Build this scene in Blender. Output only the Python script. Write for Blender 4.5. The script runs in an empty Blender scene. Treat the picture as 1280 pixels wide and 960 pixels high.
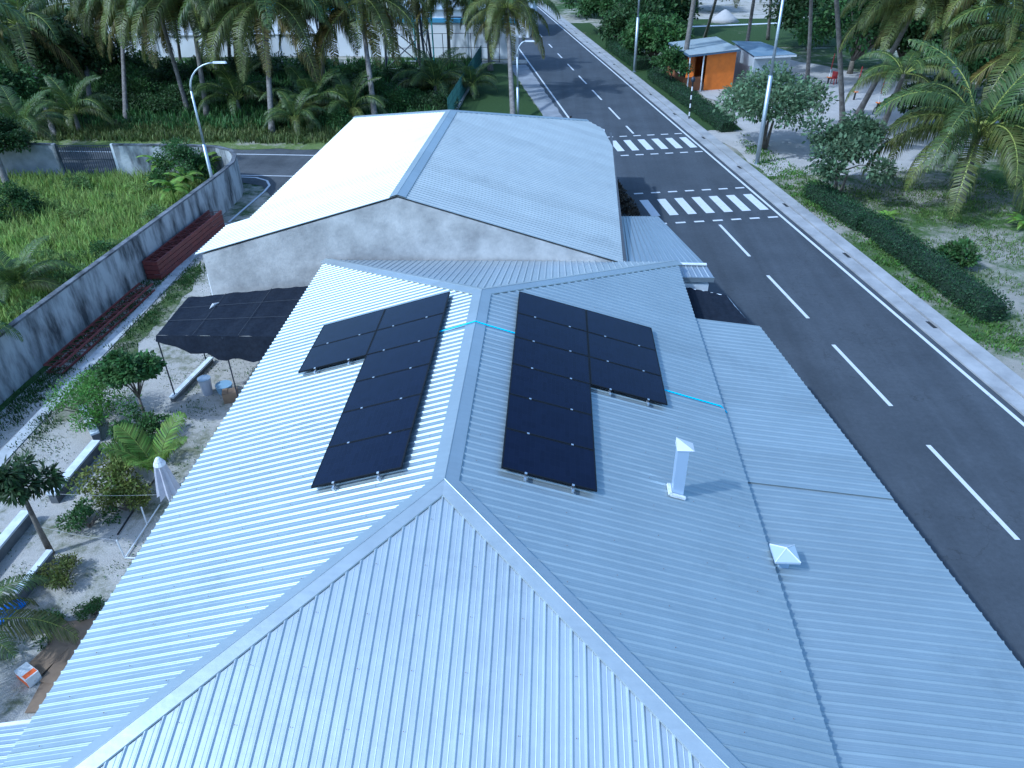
import bpy, math, random
import numpy as np
from mathutils import Vector, Matrix
R = math.radians
random.seed(7); rng = np.random.default_rng(7)
SC = bpy.context.scene
COL = SC.collection

# ---------------------------------------------------------------- camera
HZ = -131.5784; FPX = 941.3017; ROLL = 0.0208; AZ = 0.0645
PITCH = math.atan2(480 - HZ, FPX)
CAM = Vector((1.7701, -9.5390, 13.05))
ca, sa = math.cos(AZ), math.sin(AZ)
r0 = Vector((ca, sa, 0)); h0 = Vector((-sa, ca, 0))
fw = h0 * math.cos(PITCH) + Vector((0, 0, -math.sin(PITCH)))
u0 = h0 * math.sin(PITCH) + Vector((0, 0, math.cos(PITCH)))
RX = r0 * math.cos(ROLL) - u0 * math.sin(ROLL)
UY = u0 * math.cos(ROLL) + r0 * math.sin(ROLL)
cd = bpy.data.cameras.new('camera'); co = bpy.data.objects.new('camera', cd); COL.objects.link(co)
m = Matrix(((RX.x, UY.x, -fw.x), (RX.y, UY.y, -fw.y), (RX.z, UY.z, -fw.z))).to_4x4(); m.translation = CAM
co.matrix_world = m
cd.sensor_width = 36; cd.lens = FPX / 1280 * 36; cd.clip_end = 1500; cd.clip_start = .1
SC.camera = co

def at(px, py, z=0.0):
    """world point seen at photo pixel (px, py) at height z"""
    d = fw * FPX + RX * (px - 640) + UY * (480 - py)
    k = (z - CAM.z) / d.z
    return CAM + d * k

# ---------------------------------------------------------------- world, sun, exposure
SUN = Vector((-.585, -.35, .73)).normalized()
W = bpy.data.worlds.new('World'); SC.world = W; W.use_nodes = True
nt = W.node_tree; bg = nt.nodes['Background']; bg.inputs[1].default_value = 0.15
sk = nt.nodes.new('ShaderNodeTexSky'); sk.sky_type = 'NISHITA'; sk.sun_disc = False
sk.sun_elevation = math.asin(SUN.z); sk.sun_rotation = math.atan2(SUN.x, SUN.y)
sk.air_density = 1.3; sk.dust_density = 1.6; sk.ozone_density = 2.0
nt.links.new(sk.outputs[0], bg.inputs[0])
sd = bpy.data.lights.new('sun', 'SUN'); so = bpy.data.objects.new('sun', sd); COL.objects.link(so)
sd.energy = 2.0; sd.angle = R(1.6); sd.color = (1, .97, .92)
so.rotation_euler = SUN.to_track_quat('Z', 'Y').to_euler()
vs = SC.view_settings
vs.view_transform = 'Standard'; vs.look = 'None'; vs.gamma = 1; vs.exposure = .64; vs.use_curve_mapping = False
vs.use_white_balance = True; vs.white_balance_temperature = 4920; vs.white_balance_tint = 4

# ---------------------------------------------------------------- materials
def mat(name, c, rough=.8, metal=0., c2=None, scale=3., detail=6., bump=0., bscale=None, spec=.5, thr=(.35, .65), trans=0., isl=0.):
    M = bpy.data.materials.new(name); M.use_nodes = True
    t = M.node_tree; N = t.nodes; L = t.links; b = N['Principled BSDF']
    b.inputs['Roughness'].default_value = rough; b.inputs['Metallic'].default_value = metal
    b.inputs['Specular IOR Level'].default_value = spec
    tc = N.new('ShaderNodeTexCoord'); src = None
    if c2 is not None:
        n = N.new('ShaderNodeTexNoise'); n.inputs['Scale'].default_value = scale; n.inputs['Detail'].default_value = detail
        n.inputs['Roughness'].default_value = .62
        L.new(tc.outputs['Object'], n.inputs['Vector'])
        r = N.new('ShaderNodeValToRGB'); r.color_ramp.elements[0].position = thr[0]; r.color_ramp.elements[1].position = thr[1]
        r.color_ramp.elements[0].color = (*c, 1); r.color_ramp.elements[1].color = (*c2, 1)
        L.new(n.outputs[0], r.inputs[0]); src = r.outputs[0]
    else:
        g = N.new('ShaderNodeRGB'); g.outputs[0].default_value = (*c, 1); src = g.outputs[0]
    if isl > 0:
        ge = N.new('ShaderNodeNewGeometry'); mr = N.new('ShaderNodeMapRange')
        mr.inputs['To Min'].default_value = 1 - isl; mr.inputs['To Max'].default_value = 1 + isl
        L.new(ge.outputs['Random Per Island'], mr.inputs['Value'])
        oi = N.new('ShaderNodeObjectInfo'); m2 = N.new('ShaderNodeMapRange'); m2.inputs['To Min'].default_value = .8; m2.inputs['To Max'].default_value = 1.2
        L.new(oi.outputs['Random'], m2.inputs['Value'])
        mu = N.new('ShaderNodeMath'); mu.operation = 'MULTIPLY'; L.new(mr.outputs[0], mu.inputs[0]); L.new(m2.outputs[0], mu.inputs[1])
        hs = N.new('ShaderNodeHueSaturation'); L.new(mu.outputs[0], hs.inputs['Value']); L.new(src, hs.inputs['Color'])
        h2 = N.new('ShaderNodeMapRange'); h2.inputs['To Min'].default_value = .485; h2.inputs['To Max'].default_value = .515
        L.new(ge.outputs['Random Per Island'], h2.inputs['Value']); L.new(h2.outputs[0], hs.inputs['Hue'])
        src = hs.outputs[0]
    L.new(src, b.inputs['Base Color'])
    if bump > 0:
        n = N.new('ShaderNodeTexNoise'); n.inputs['Scale'].default_value = bscale or scale * 6; n.inputs['Detail'].default_value = 5
        L.new(tc.outputs['Object'], n.inputs['Vector'])
        bp = N.new('ShaderNodeBump'); bp.inputs['Strength'].default_value = 1; bp.inputs['Distance'].default_value = bump
        L.new(n.outputs[0], bp.inputs['Height']); L.new(bp.outputs[0], b.inputs['Normal'])
    if trans > 0:
        tr = N.new('ShaderNodeBsdfTranslucent'); mx = N.new('ShaderNodeMixShader'); mx.inputs[0].default_value = trans
        L.new(src, tr.inputs[0]); L.new(b.outputs[0], mx.inputs[1]); L.new(tr.outputs[0], mx.inputs[2])
        L.new(mx.outputs[0], N['Material Output'].inputs[0])
    return M

def metal_sheet(name, c, axis, sheet=.76, rough=.36, metallic=.75):
    """painted/zinc sheet: every sheet a slightly different tone, cloudy roughness, faint runs"""
    M = mat(name, c, rough, metallic); t = M.node_tree; N = t.nodes; L = t.links; b = N['Principled BSDF']
    tc = N.new('ShaderNodeTexCoord'); sp = N.new('ShaderNodeSeparateXYZ'); L.new(tc.outputs['Object'], sp.inputs[0])
    dv = N.new('ShaderNodeMath'); dv.operation = 'DIVIDE'; dv.inputs[1].default_value = sheet; L.new(sp.outputs[axis], dv.inputs[0])
    fl = N.new('ShaderNodeMath'); fl.operation = 'FLOOR'; L.new(dv.outputs[0], fl.inputs[0])
    wn = N.new('ShaderNodeTexWhiteNoise'); wn.noise_dimensions = '1D'; L.new(fl.outputs[0], wn.inputs['W'])
    n1 = N.new('ShaderNodeTexNoise'); n1.inputs['Scale'].default_value = .9; n1.inputs['Detail'].default_value = 7
    n1.inputs['Roughness'].default_value = .7; L.new(tc.outputs['Object'], n1.inputs['Vector'])
    mp = N.new('ShaderNodeMapping'); s = [9, 9, 9]; s[1 - axis] = .5; s[axis] = 14; mp.inputs['Scale'].default_value = s
    L.new(tc.outputs['Object'], mp.inputs[0])
    n2 = N.new('ShaderNodeTexNoise'); n2.inputs['Scale'].default_value = 1; n2.inputs['Detail'].default_value = 4; L.new(mp.outputs[0], n2.inputs['Vector'])
    a1 = N.new('ShaderNodeMath'); a1.operation = 'MULTIPLY_ADD'; a1.inputs[1].default_value = .10; a1.inputs[2].default_value = .79; L.new(wn.outputs[0], a1.inputs[0])
    a2 = N.new('ShaderNodeMath'); a2.operation = 'MULTIPLY_ADD'; a2.inputs[1].default_value = .24; L.new(n1.outputs[0], a2.inputs[0]); L.new(a1.outputs[0], a2.inputs[2])
    a3 = N.new('ShaderNodeMath'); a3.operation = 'MULTIPLY_ADD'; a3.inputs[1].default_value = .16; L.new(n2.outputs[0], a3.inputs[0]); L.new(a2.outputs[0], a3.inputs[2])
    hs = N.new('ShaderNodeHueSaturation'); hs.inputs['Color'].default_value = (*c, 1); L.new(a3.outputs[0], hs.inputs['Value'])
    L.new(hs.outputs[0], b.inputs['Base Color'])
    st = N.new('ShaderNodeTexNoise'); st.inputs['Scale'].default_value = .33; st.inputs['Detail'].default_value = 9; st.inputs['Roughness'].default_value = .75; L.new(tc.outputs['Object'], st.inputs['Vector'])
    sm = N.new('ShaderNodeMapRange'); sm.inputs[1].default_value = .56; sm.inputs[2].default_value = .72; sm.inputs[3].default_value = 0; sm.inputs[4].default_value = .34; L.new(st.outputs[0], sm.inputs[0])
    mxs = N.new('ShaderNodeMix'); mxs.data_type = 'RGBA'; L.new(sm.outputs[0], mxs.inputs[0]); L.new(hs.outputs[0], mxs.inputs[6]); mxs.inputs[7].default_value = (c[0] * .45, c[1] * .47, c[2] * .5, 1); L.new(mxs.outputs[2], b.inputs['Base Color'])
    rr = N.new('ShaderNodeMapRange'); rr.inputs['To Min'].default_value = rough - .05; rr.inputs['To Max'].default_value = rough + .07
    L.new(n1.outputs[0], rr.inputs[0]); L.new(rr.outputs[0], b.inputs['Roughness'])
    n3 = N.new('ShaderNodeTexNoise'); n3.inputs['Scale'].default_value = 2.2; n3.inputs['Detail'].default_value = 3; L.new(tc.outputs['Object'], n3.inputs['Vector'])
    bp = N.new('ShaderNodeBump'); bp.inputs['Distance'].default_value = .012; bp.inputs['Strength'].default_value = .6
    L.new(n3.outputs[0], bp.inputs['Height']); L.new(bp.outputs[0], b.inputs['Normal'])
    return M

def ground_mix(name, ca_, cb, cc, s1=.35, s2=2.5, bias=.5, sharp=.10, fine=60., bump=.02):
    """patchy ground: cc (sand) under ca/cb (grass tones), split by noise"""
    M = bpy.data.materials.new(name); M.use_nodes = True; t = M.node_tree; N = t.nodes; L = t.links; b = N['Principled BSDF']
    b.inputs['Roughness'].default_value = .95; b.inputs['Specular IOR Level'].default_value = .15
    tc = N.new('ShaderNodeTexCoord')
    def noise(s, d=8, ro=.65):
        n = N.new('ShaderNodeTexNoise'); n.inputs['Scale'].default_value = s; n.inputs['Detail'].default_value = d; n.inputs['Roughness'].default_value = ro
        L.new(tc.outputs['Object'], n.inputs['Vector']); return n.outputs[0]
    def mix(f, a, bb):
        x = N.new('ShaderNodeMix'); x.data_type = 'RGBA'; L.new(f, x.inputs[0])
        for i, v in ((6, a), (7, bb)):
            if isinstance(v, tuple): x.inputs[i].default_value = (*v, 1)
            else: L.new(v, x.inputs[i])
        return x.outputs[2]
    def ramp(f, lo, hi):
        x = N.new('ShaderNodeMapRange'); x.inputs[1].default_value = lo; x.inputs[2].default_value = hi; x.interpolation_type = 'SMOOTHSTEP'; L.new(f, x.inputs[0]); return x.outputs[0]
    g = mix(ramp(noise(s2 * 3), .35, .65), ca_, cb)
    big = N.new('ShaderNodeMath'); big.operation = 'ADD'; L.new(noise(s1), big.inputs[0])
    sm = N.new('ShaderNodeMath'); sm.operation = 'MULTIPLY_ADD'; sm.inputs[1].default_value = .7; sm.inputs[2].default_value = -.35; L.new(noise(s2, 10, .75), sm.inputs[0]); L.new(sm.outputs[0], big.inputs[1])
    sand = mix(ramp(noise(.8, 9, .7), .3, .7), tuple(v * .58 for v in cc), cc)
    sand = mix(ramp(noise(fine, 3), .3, .7), sand, tuple(min(1, v * 1.18) for v in cc))
    f = ramp(big.outputs[0], bias - sharp, bias + sharp)
    L.new(mix(f, sand, g), b.inputs['Base Color'])
    bp = N.new('ShaderNodeBump'); bp.inputs['Distance'].default_value = bump; L.new(noise(fine * .5, 6), bp.inputs['Height']); L.new(bp.outputs[0], b.inputs['Normal'])
    return M

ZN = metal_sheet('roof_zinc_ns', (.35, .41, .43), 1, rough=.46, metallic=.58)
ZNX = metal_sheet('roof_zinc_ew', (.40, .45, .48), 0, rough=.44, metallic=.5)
ZG = metal_sheet('gable_roof_zinc', (.45, .485, .475), 1, rough=.48, metallic=.45)
ZCAP = metal_sheet('roof_cap_metal', (.39, .44, .46), 1, sheet=2.4, rough=.42, metallic=.6)
ZPORCH = metal_sheet('porch_zinc', (.38, .43, .47), 0, rough=.42)
GALV = mat('galvanised', (.42, .48, .54), .45, .7, (.52, .57, .62), 5)
WHITE = mat('white_paint', (.72, .74, .76), .6, 0, (.6, .62, .64), 2.5)
WHITEC = mat('white_render', (.66, .69, .72), .85, 0, (.5, .53, .56), 1.2, bump=.006)
def asph(name, a, b_):
    return mat(name, a, .82, 0, b_, .45, 10, bump=.004, bscale=90, spec=.35, thr=(.3, .72))
ASPH = asph('asphalt', (.046, .054, .065), (.068, .078, .092))
ASPH2 = asph('side_asphalt', (.045, .05, .055), (.10, .105, .11))
def streaks(M, amt=.35):
    t = M.node_tree; N = t.nodes; L = t.links; b = N['Principled BSDF']; old = b.inputs['Base Color'].links[0].from_socket
    tc = [q for q in N if q.type == 'TEX_COORD'][0]; mp = N.new('ShaderNodeMapping'); mp.inputs['Rotation'].default_value = (0, 0, -.167); mp.inputs['Scale'].default_value = (1.1, .035, 1); L.new(tc.outputs['Object'], mp.inputs[0])
    n = N.new('ShaderNodeTexNoise'); n.inputs['Scale'].default_value = 1.; n.inputs['Detail'].default_value = 6; n.inputs['Roughness'].default_value = .6; L.new(mp.outputs[0], n.inputs['Vector'])
    n2 = N.new('ShaderNodeTexNoise'); n2.inputs['Scale'].default_value = 7; n2.inputs['Detail'].default_value = 8; n2.inputs['Roughness'].default_value = .8; L.new(tc.outputs['Object'], n2.inputs['Vector'])
    ad = N.new('ShaderNodeMath'); ad.operation = 'ADD'; L.new(n.outputs[0], ad.inputs[0]); L.new(n2.outputs[0], ad.inputs[1])
    mr = N.new('ShaderNodeMapRange'); mr.inputs[1].default_value = .7; mr.inputs[2].default_value = 1.3; mr.inputs[3].default_value = 1 - amt; mr.inputs[4].default_value = 1 + amt; L.new(ad.outputs[0], mr.inputs[0])
    hs = N.new('ShaderNodeHueSaturation'); L.new(old, hs.inputs['Color']); L.new(mr.outputs[0], hs.inputs['Value'])
    vo = N.new('ShaderNodeTexVoronoi'); vo.feature = 'DISTANCE_TO_EDGE'; vo.inputs['Scale'].default_value = .16; w1 = N.new('ShaderNodeMix'); w1.data_type = 'VECTOR'; w1.inputs[0].default_value = .12
    L.new(tc.outputs['Object'], w1.inputs[4]); n3 = N.new('ShaderNodeTexNoise'); n3.inputs['Scale'].default_value = .8; n3.inputs['Detail'].default_value = 6; L.new(tc.outputs['Object'], n3.inputs['Vector']); 
    sc_ = N.new('ShaderNodeVectorMath'); sc_.operation = 'SCALE'; sc_.inputs['Scale'].default_value = 30; L.new(n3.outputs['Color'], sc_.inputs[0]); L.new(sc_.outputs[0], w1.inputs[5]); L.new(w1.outputs[1], vo.inputs['Vector'])
    cr = N.new('ShaderNodeMapRange'); cr.inputs[1].default_value = 0; cr.inputs[2].default_value = .004; cr.inputs[3].default_value = .55; cr.inputs[4].default_value = 0; L.new(vo.outputs['Distance'], cr.inputs[0])
    mx = N.new('ShaderNodeMix'); mx.data_type = 'RGBA'; L.new(cr.outputs[0], mx.inputs[0]); L.new(hs.outputs[0], mx.inputs[6]); mx.inputs[7].default_value = (.03, .032, .035, 1); L.new(mx.outputs[2], b.inputs['Base Color'])
PAINT = mat('road_paint', (.58, .60, .62), .7, 0, (.24, .25, .26), 7, 12, thr=(.56, .82))
streaks(ASPH, .28); streaks(ASPH2, .3)
SAND = ground_mix('yard_sand', (.10, .12, .06), (.15, .15, .09), (.42, .395, .355), .5, 3.2, .60, .13)
VERGE = ground_mix('verge_ground', (.045, .085, .022), (.075, .12, .035), (.30, .28, .24), .22, 1.3, .50, .12)
BASE = ground_mix('base_ground', (.035, .07, .02), (.06, .10, .03), (.36, .34, .29), .06, .9, .47, .1, 30)
LAWN = ground_mix('lawn', (.030, .058, .018), (.048, .082, .026), (.25, .23, .16), .3, 2, .28, .08)
WILD = ground_mix('wild_yard', (.12, .18, .05), (.18, .24, .07), (.2, .18, .12), .3, 2, .3, .1)
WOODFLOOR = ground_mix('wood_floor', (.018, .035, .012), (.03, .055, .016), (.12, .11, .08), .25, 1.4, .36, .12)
CONC = mat('concrete', (.34, .35, .35), .9, 0, (.50, .51, .51), 2.2, 9, bump=.006)
KERB = mat('kerb_concrete', (.25, .255, .26), .9, 0, (.37, .375, .38), .9, 12, bump=.008, bscale=30)
GABLE = mat('cement_render', (.25, .245, .238), .9, 0, (.53, .515, .49), .8, 13, bump=.012, bscale=9, thr=(.32, .66))
DARK = mat('dark_gap', (.02, .022, .025), .9)
RED = mat('red_oxide_paint', (.16, .035, .030), .55, 0, (.11, .03, .028), 4)
PANEL = mat('solar_glass', (.006, .009, .022), .14, 0, spec=.13)
PFRAME = mat('panel_frame', (.006, .007, .010), .5, 0, spec=.2)
ALU = mat('aluminium', (.7, .72, .75), .35, .9)
BLUEP = mat('blue_conduit', (.07, .55, .85), .45)
NET = mat('shade_net', (.007, .010, .018), .85, 0, (.013, .018, .03), 8, bump=.01, bscale=12, spec=.2)
BARK = mat('palm_bark', (.11, .10, .09), .9, 0, (.22, .205, .19), 4, bump=.02, bscale=10)
BARK2 = mat('tree_bark', (.09, .075, .06), .9, 0, (.18, .16, .13), 5, bump=.02)
RACHIS = mat('frond_stem', (.34, .38, .09), .6)
FR = [mat('frond_green', (.060, .105, .024), .5, c2=(.10, .145, .034), scale=1.2, trans=.35, isl=.35, spec=.6),
      mat('frond_mid', (.085, .12, .028), .45, c2=(.16, .17, .045), scale=1.2, trans=.38, isl=.35, spec=.5),
      mat('frond_old', (.22, .17, .04), .6, c2=(.12, .12, .035), scale=1.2, trans=.3, isl=.35)]
def leafm(n, a, b_, tr=.25, rough=.58): return mat(n, a, rough, c2=b_, scale=1.5, trans=tr, isl=.5, spec=.28)
LF_DARK = leafm('leaf_dark', (.030, .062, .02), (.055, .095, .03), .32)
LF_MID = leafm('leaf_mid', (.045, .10, .028), (.08, .15, .04), .35)
LF_BRIGHT = leafm('leaf_bright', (.08, .18, .03), (.14, .25, .045), .4)
LF_PALE = leafm('leaf_pale', (.10, .17, .085), (.17, .24, .13), .4)
LF_YEL = leafm('leaf_yellow', (.07, .11, .02), (.17, .18, .04))
LF_HEDGE = leafm('leaf_hedge', (.026, .065, .026), (.045, .095, .034))
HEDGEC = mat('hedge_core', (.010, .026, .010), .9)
GRASS = leafm('grass_blades', (.22, .32, .065), (.34, .41, .12), .6)
ORANGE = mat('orange_paint', (.75, .20, .015), .6, 0, (.62, .16, .015), 2)
BLUEROOF = metal_sheet('shack_roof', (.40, .45, .47), 0, rough=.5, metallic=.35)
GREENF = mat('green_mesh', (.035, .12, .11), .6, 0, (.02, .08, .08), 3)
DSTEEL = mat('dark_steel', (.05, .06, .08), .5, .5)
TEAL = mat('teal_paint', (.08, .30, .32), .5)
CARD = mat('cardboard', (.24, .17, .11), .9, 0, (.17, .12, .08), 2.5)
PINK = mat('pink_cloth', (.55, .06, .16), .8)
BLUET = mat('blue_tarp', (.02, .13, .55), .5, 0, (.03, .2, .7), 4, bump=.02)
FABRIC = mat('umbrella_fabric', (.50, .50, .54), .85, 0, (.40, .40, .45), 3)
GREENP = mat('green_plastic', (.02, .35, .10), .45)
REDP = mat('red_plastic', (.28, .025, .025), .6)
SKIN = mat('skin', (.22, .12, .08), .6); HAIR = mat('hair', (.01, .01, .01), .6); SHIRT = mat('shirt', (.5, .5, .52), .85); TROUS = mat('trousers', (.05, .06, .09), .85)
POT = mat('terracotta', (.30, .20, .13), .8, 0, (.2, .14, .1), 6)
WATER = mat('lagoon', (.10, .20, .27), .25, bump=.03, bscale=1.2)

# ---------------------------------------------------------------- mesh helpers
class MB:
    def __init__(s): s.v = []; s.f = []; s.mi = []
    def add(s, vs, fs, k=0):
        o = len(s.v); s.v += [tuple(v) for v in vs]; s.f += [tuple(i + o for i in f) for f in fs]; s.mi += [k] * len(fs)
    def quad(s, a, b, c, d, k=0): s.add([a, b, c, d], [(0, 1, 2, 3)], k)
    def box(s, c, d, k=0, rz=0., M=None):
        x, y, z = (q / 2 for q in d); c = Vector(c); rot = Matrix.Rotation(rz, 3, 'Z') if M is None else M
        vs = [c + rot @ Vector(p) for p in ((-x, -y, -z), (x, -y, -z), (x, y, -z), (-x, y, -z), (-x, -y, z), (x, -y, z), (x, y, z), (-x, y, z))]
        s.add(vs, [(0, 3, 2, 1), (4, 5, 6, 7), (0, 1, 5, 4), (1, 2, 6, 5), (2, 3, 7, 6), (3, 0, 4, 7)], k)
    def beam(s, a, b, w, h, k=0):
        a = Vector(a); b = Vector(b); d = (b - a); L = d.length; d.normalize()
        q = d.to_track_quat('X', 'Z').to_matrix(); s.box((a + b) / 2, (L, w, h), k, M=q)
    def tube(s, pts, rad, n=8, k=0, cap=True):
        pts = [Vector(p) for p in pts]; m_ = len(pts); rad = [rad] * m_ if not hasattr(rad, '__len__') else rad
        o = len(s.v); ref = None
        for i, p in enumerate(pts):
            d = (pts[min(i + 1, m_ - 1)] - pts[max(i - 1, 0)]).normalized()
            if ref is None: ref = d.orthogonal().normalized()
            ref = (ref - d * ref.dot(d)).normalized(); b = d.cross(ref)
            for j in range(n):
                t = 2 * math.pi * j / n; s.v.append(tuple(p + (ref * math.cos(t) + b * math.sin(t)) * rad[i]))
        for i in range(m_ - 1):
            for j in range(n):
                s.f.append((o + i * n + j, o + i * n + (j + 1) % n, o + (i + 1) * n + (j + 1) % n, o + (i + 1) * n + j)); s.mi.append(k)
        if cap:
            s.f.append(tuple(o + j for j in range(n))[::-1]); s.f.append(tuple(o + (m_ - 1) * n + j for j in range(n))); s.mi += [k, k]
    def prism(s, poly, z0, z1, k=0):
        n = len(poly); o = len(s.v)
        s.v += [(p[0], p[1], z0) for p in poly] + [(p[0], p[1], z1) for p in poly]
        s.f.append(tuple(o + i for i in range(n))[::-1]); s.f.append(tuple(o + n + i for i in range(n)))
        for i in range(n): s.f.append((o + i, o + (i + 1) % n, o + n + (i + 1) % n, o + n + i))
        s.mi += [k] * (n + 2)
    def build(s, name, mats, parent=None, loc=None, smooth=False):
        me = bpy.data.meshes.new(name); me.from_pydata(s.v, [], s.f)
        for mm in (mats if isinstance(mats, (list, tuple)) else [mats]): me.materials.append(mm)
        me.polygons.foreach_set('material_index', s.mi)
        if smooth: me.polygons.foreach_set('use_smooth', [True] * len(s.f))
        me.update(); o = bpy.data.objects.new(name, me); COL.objects.link(o)
        if parent: o.parent = parent
        if loc is not None: o.location = loc
        return o

def npmesh(name, V, F, mats, mi=None):
    me = bpy.data.meshes.new(name); V = np.asarray(V, np.float32); F = np.asarray(F, np.int32); n, k = F.shape
    me.vertices.add(len(V)); me.vertices.foreach_set('co', V.ravel())
    me.loops.add(n * k); me.loops.foreach_set('vertex_index', F.ravel())
    me.polygons.add(n); me.polygons.foreach_set('loop_start', np.arange(0, n * k, k)); me.polygons.foreach_set('loop_total', np.full(n, k))
    for mm in (mats if isinstance(mats, (list, tuple)) else [mats]): me.materials.append(mm)
    if mi is not None: me.polygons.foreach_set('material_index', np.asarray(mi, np.int32))
    me.update(calc_edges=True); return me

def link(me, name, parent=None, loc=(0, 0, 0), rot=(0, 0, 0), sc=None):
    o = bpy.data.objects.new(name, me); COL.objects.link(o); o.location = loc; o.rotation_euler = rot
    if sc is not None: o.scale = sc if hasattr(sc, '__len__') else (sc, sc, sc)
    if parent: o.parent = parent
    return o
def tag(o, label, cat, group=None):
    o['label'] = label; o['category'] = cat
    if group: o['group'] = group
    return o
def thing(name, label, cat, loc=(0, 0, 0), rz=0, group=None):
    o = bpy.data.objects.new(name, None); o.empty_display_size = .2; COL.objects.link(o); o.location = loc; o.rotation_euler = (0, 0, rz)
    return tag(o, label, cat, group)
def struct(o): o['kind'] = 'structure'; return o
def sheet(name, pts, z, M, kind='structure'):
    b = MB(); n = len(pts); b.add([(p[0], p[1], z) for p in pts], [tuple(range(n))]); o = b.build(name, M)
    if o.data.polygons[0].normal.z < 0: o.data.flip_normals()
    o['kind'] = kind; return o
def ragged(pts, amp=.15, step=.8, seed=1):
    rr = random.Random(seed); out = []; n = len(pts)
    for i in range(n):
        a = Vector(pts[i][:2]); b = Vector(pts[(i + 1) % n][:2]); L = (b - a).length; k = max(1, int(L / step)); nn = Vector((-(b - a).y, (b - a).x)).normalized()
        for j in range(k): out.append(tuple(a.lerp(b, j / k) + nn * rr.uniform(-amp, amp)))
    return out

# ---------------------------------------------------------------- ground and roads
def road_x(y, off): return 13.52 - .1685 * y + off          # off = metres right of the centre line
sheet('ground', [(-400, -200), (400, -200), (400, 600), (-400, 600)], -.03, BASE)
Y0, Y1 = -60, 320
def strip(name, a, b, y0, y1, z, M): return sheet(name, [(road_x(y0, a), y0), (road_x(y0, b), y0), (road_x(y1, b), y1), (road_x(y1, a), y1)], z, M)
strip('main_road', -4.3, 3.82, Y0, Y1, .0, ASPH)
def side_y(x, off): return 31.6 - .06 * (x + 15) + off       # off = metres beyond the near line
sheet('side_road', [(-90, side_y(-90, -1.6)), (-16.5, side_y(-16.5, -.8)), (-14.2, side_y(-14.2, -1.6)), (-13.0, 28.0), (-12.6, 22), (-9, 22), (-4, 30.5), (road_x(30.5, -3.9), 30.5),
      (road_x(36.5, -3.9), 36.5), (-90, side_y(-90, 5.0))], -.006, ASPH2)
# painted lines
def line(name, pts, w, z=.006):
    b = MB()
    for i in range(len(pts) - 1):
        a = Vector((*pts[i], z)); c = Vector((*pts[i + 1], z)); d = (c - a).normalized(); n = Vector((-d.y, d.x, 0)) * w / 2
        b.quad(a - n, c - n, c + n, a + n)
    o = b.build(name, PAINT); o['kind'] = 'structure'; return o
line('road_edge_line', [(road_x(Y0, 3.28), Y0), (road_x(Y1, 3.28), Y1)], .13)
line('road_edge_line', [(road_x(38.5, -3.42), 38.5), (road_x(Y1, -3.42), Y1)], .13)
line('side_road_edge_line', [(-70, side_y(-70, 4.3)), (-2.2, side_y(-2.2, 4.1))], .12, .003)
line('side_road_centre_line', [(-16.2, side_y(-16.2, .1)), (-8, side_y(-8, .1))], .10, .003)
line('side_road_corner_line', [(-15.9, 31.45), (-15.0, 31.35), (-14.2, 30.8), (-13.8, 30.0), (-13.75, 29.0), (-13.9, 26.5), (-14.0, 24.5)], .12, .003)
b = MB(); y = 24.34 - 5.55 * 9
segs = []
while y < 24.4: segs.append((y - 3.65, y)); y += 5.55
segs += [(40.3, 42.2), (44.0, 47.4), (49.8, 53.2), (55.5, 58.8), (61.2, 64.2), (67.2, 69.6), (73, 75.2), (80, 82), (86.5, 88.5), (93, 95)]
for a, c in segs:
    n = .065; b.quad((road_x(a, 0) - n, a, .006), (road_x(a, 0) + n, a, .006), (road_x(c, 0) + n, c, .006), (road_x(c, 0) - n, c, .006))
struct(b.build('road_centre_dashes', PAINT))
rd = Vector((-.1685, 1)).normalized(); rn = Vector((rd.y, -rd.x))
def crossing(yc, dy_g, name):
    b = MB(); C = Vector((road_x(yc, 0), yc))
    def q(u0_, u1_, v0, v1):
        P = [C + rn * u + rd * v for u, v in ((u0_, v0), (u1_, v0), (u1_, v1), (u0_, v1))]
        b.quad(*[(p.x, p.y, .0065) for p in P])
    for k in range(-3, 4):
        u = k * .90 + .1; q(u - .22, u + .22, -1.15, 1.15)
        for s in (-1, 1): q(u - .24, u + .24, s * dy_g - .08, s * dy_g + .08)
    struct(b.build(name, PAINT))
crossing(27.0, 2.15, 'zebra_crossing'); crossing(37.75, 2.05, 'zebra_crossing')
# right-hand drain kerb
b = MB()
for a, c, z0, z1, k in ((3.56, 4.12, -.1, .05, 0), (4.17, 4.76, -.1, .10, 0)): 
    b.add([(road_x(Y0, a), Y0, z1), (road_x(Y0, c), Y0, z1), (road_x(Y1, c), Y1, z1), (road_x(Y1, a), Y1, z1)], [(0, 1, 2, 3)])
    for e in (a, c):
        b.add([(road_x(Y0, e), Y0, z0), (road_x(Y1, e), Y1, z0), (road_x(Y1, e), Y1, z1), (road_x(Y0, e), Y0, z1)], [(0, 1, 2, 3)])
struct(b.build('kerb', KERB))
b = MB()
for i in range(46):
    y = 2.2 + 6.1 * i
    if y > 120: break
    b.quad((road_x(y, 3.97), y, .056), (road_x(y, 4.11), y, .056), (road_x(y + .5, 4.11), y + .5, .056), (road_x(y + .5, 3.97), y + .5, .056))
struct(b.build('drain_slots', DARK))
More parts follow.
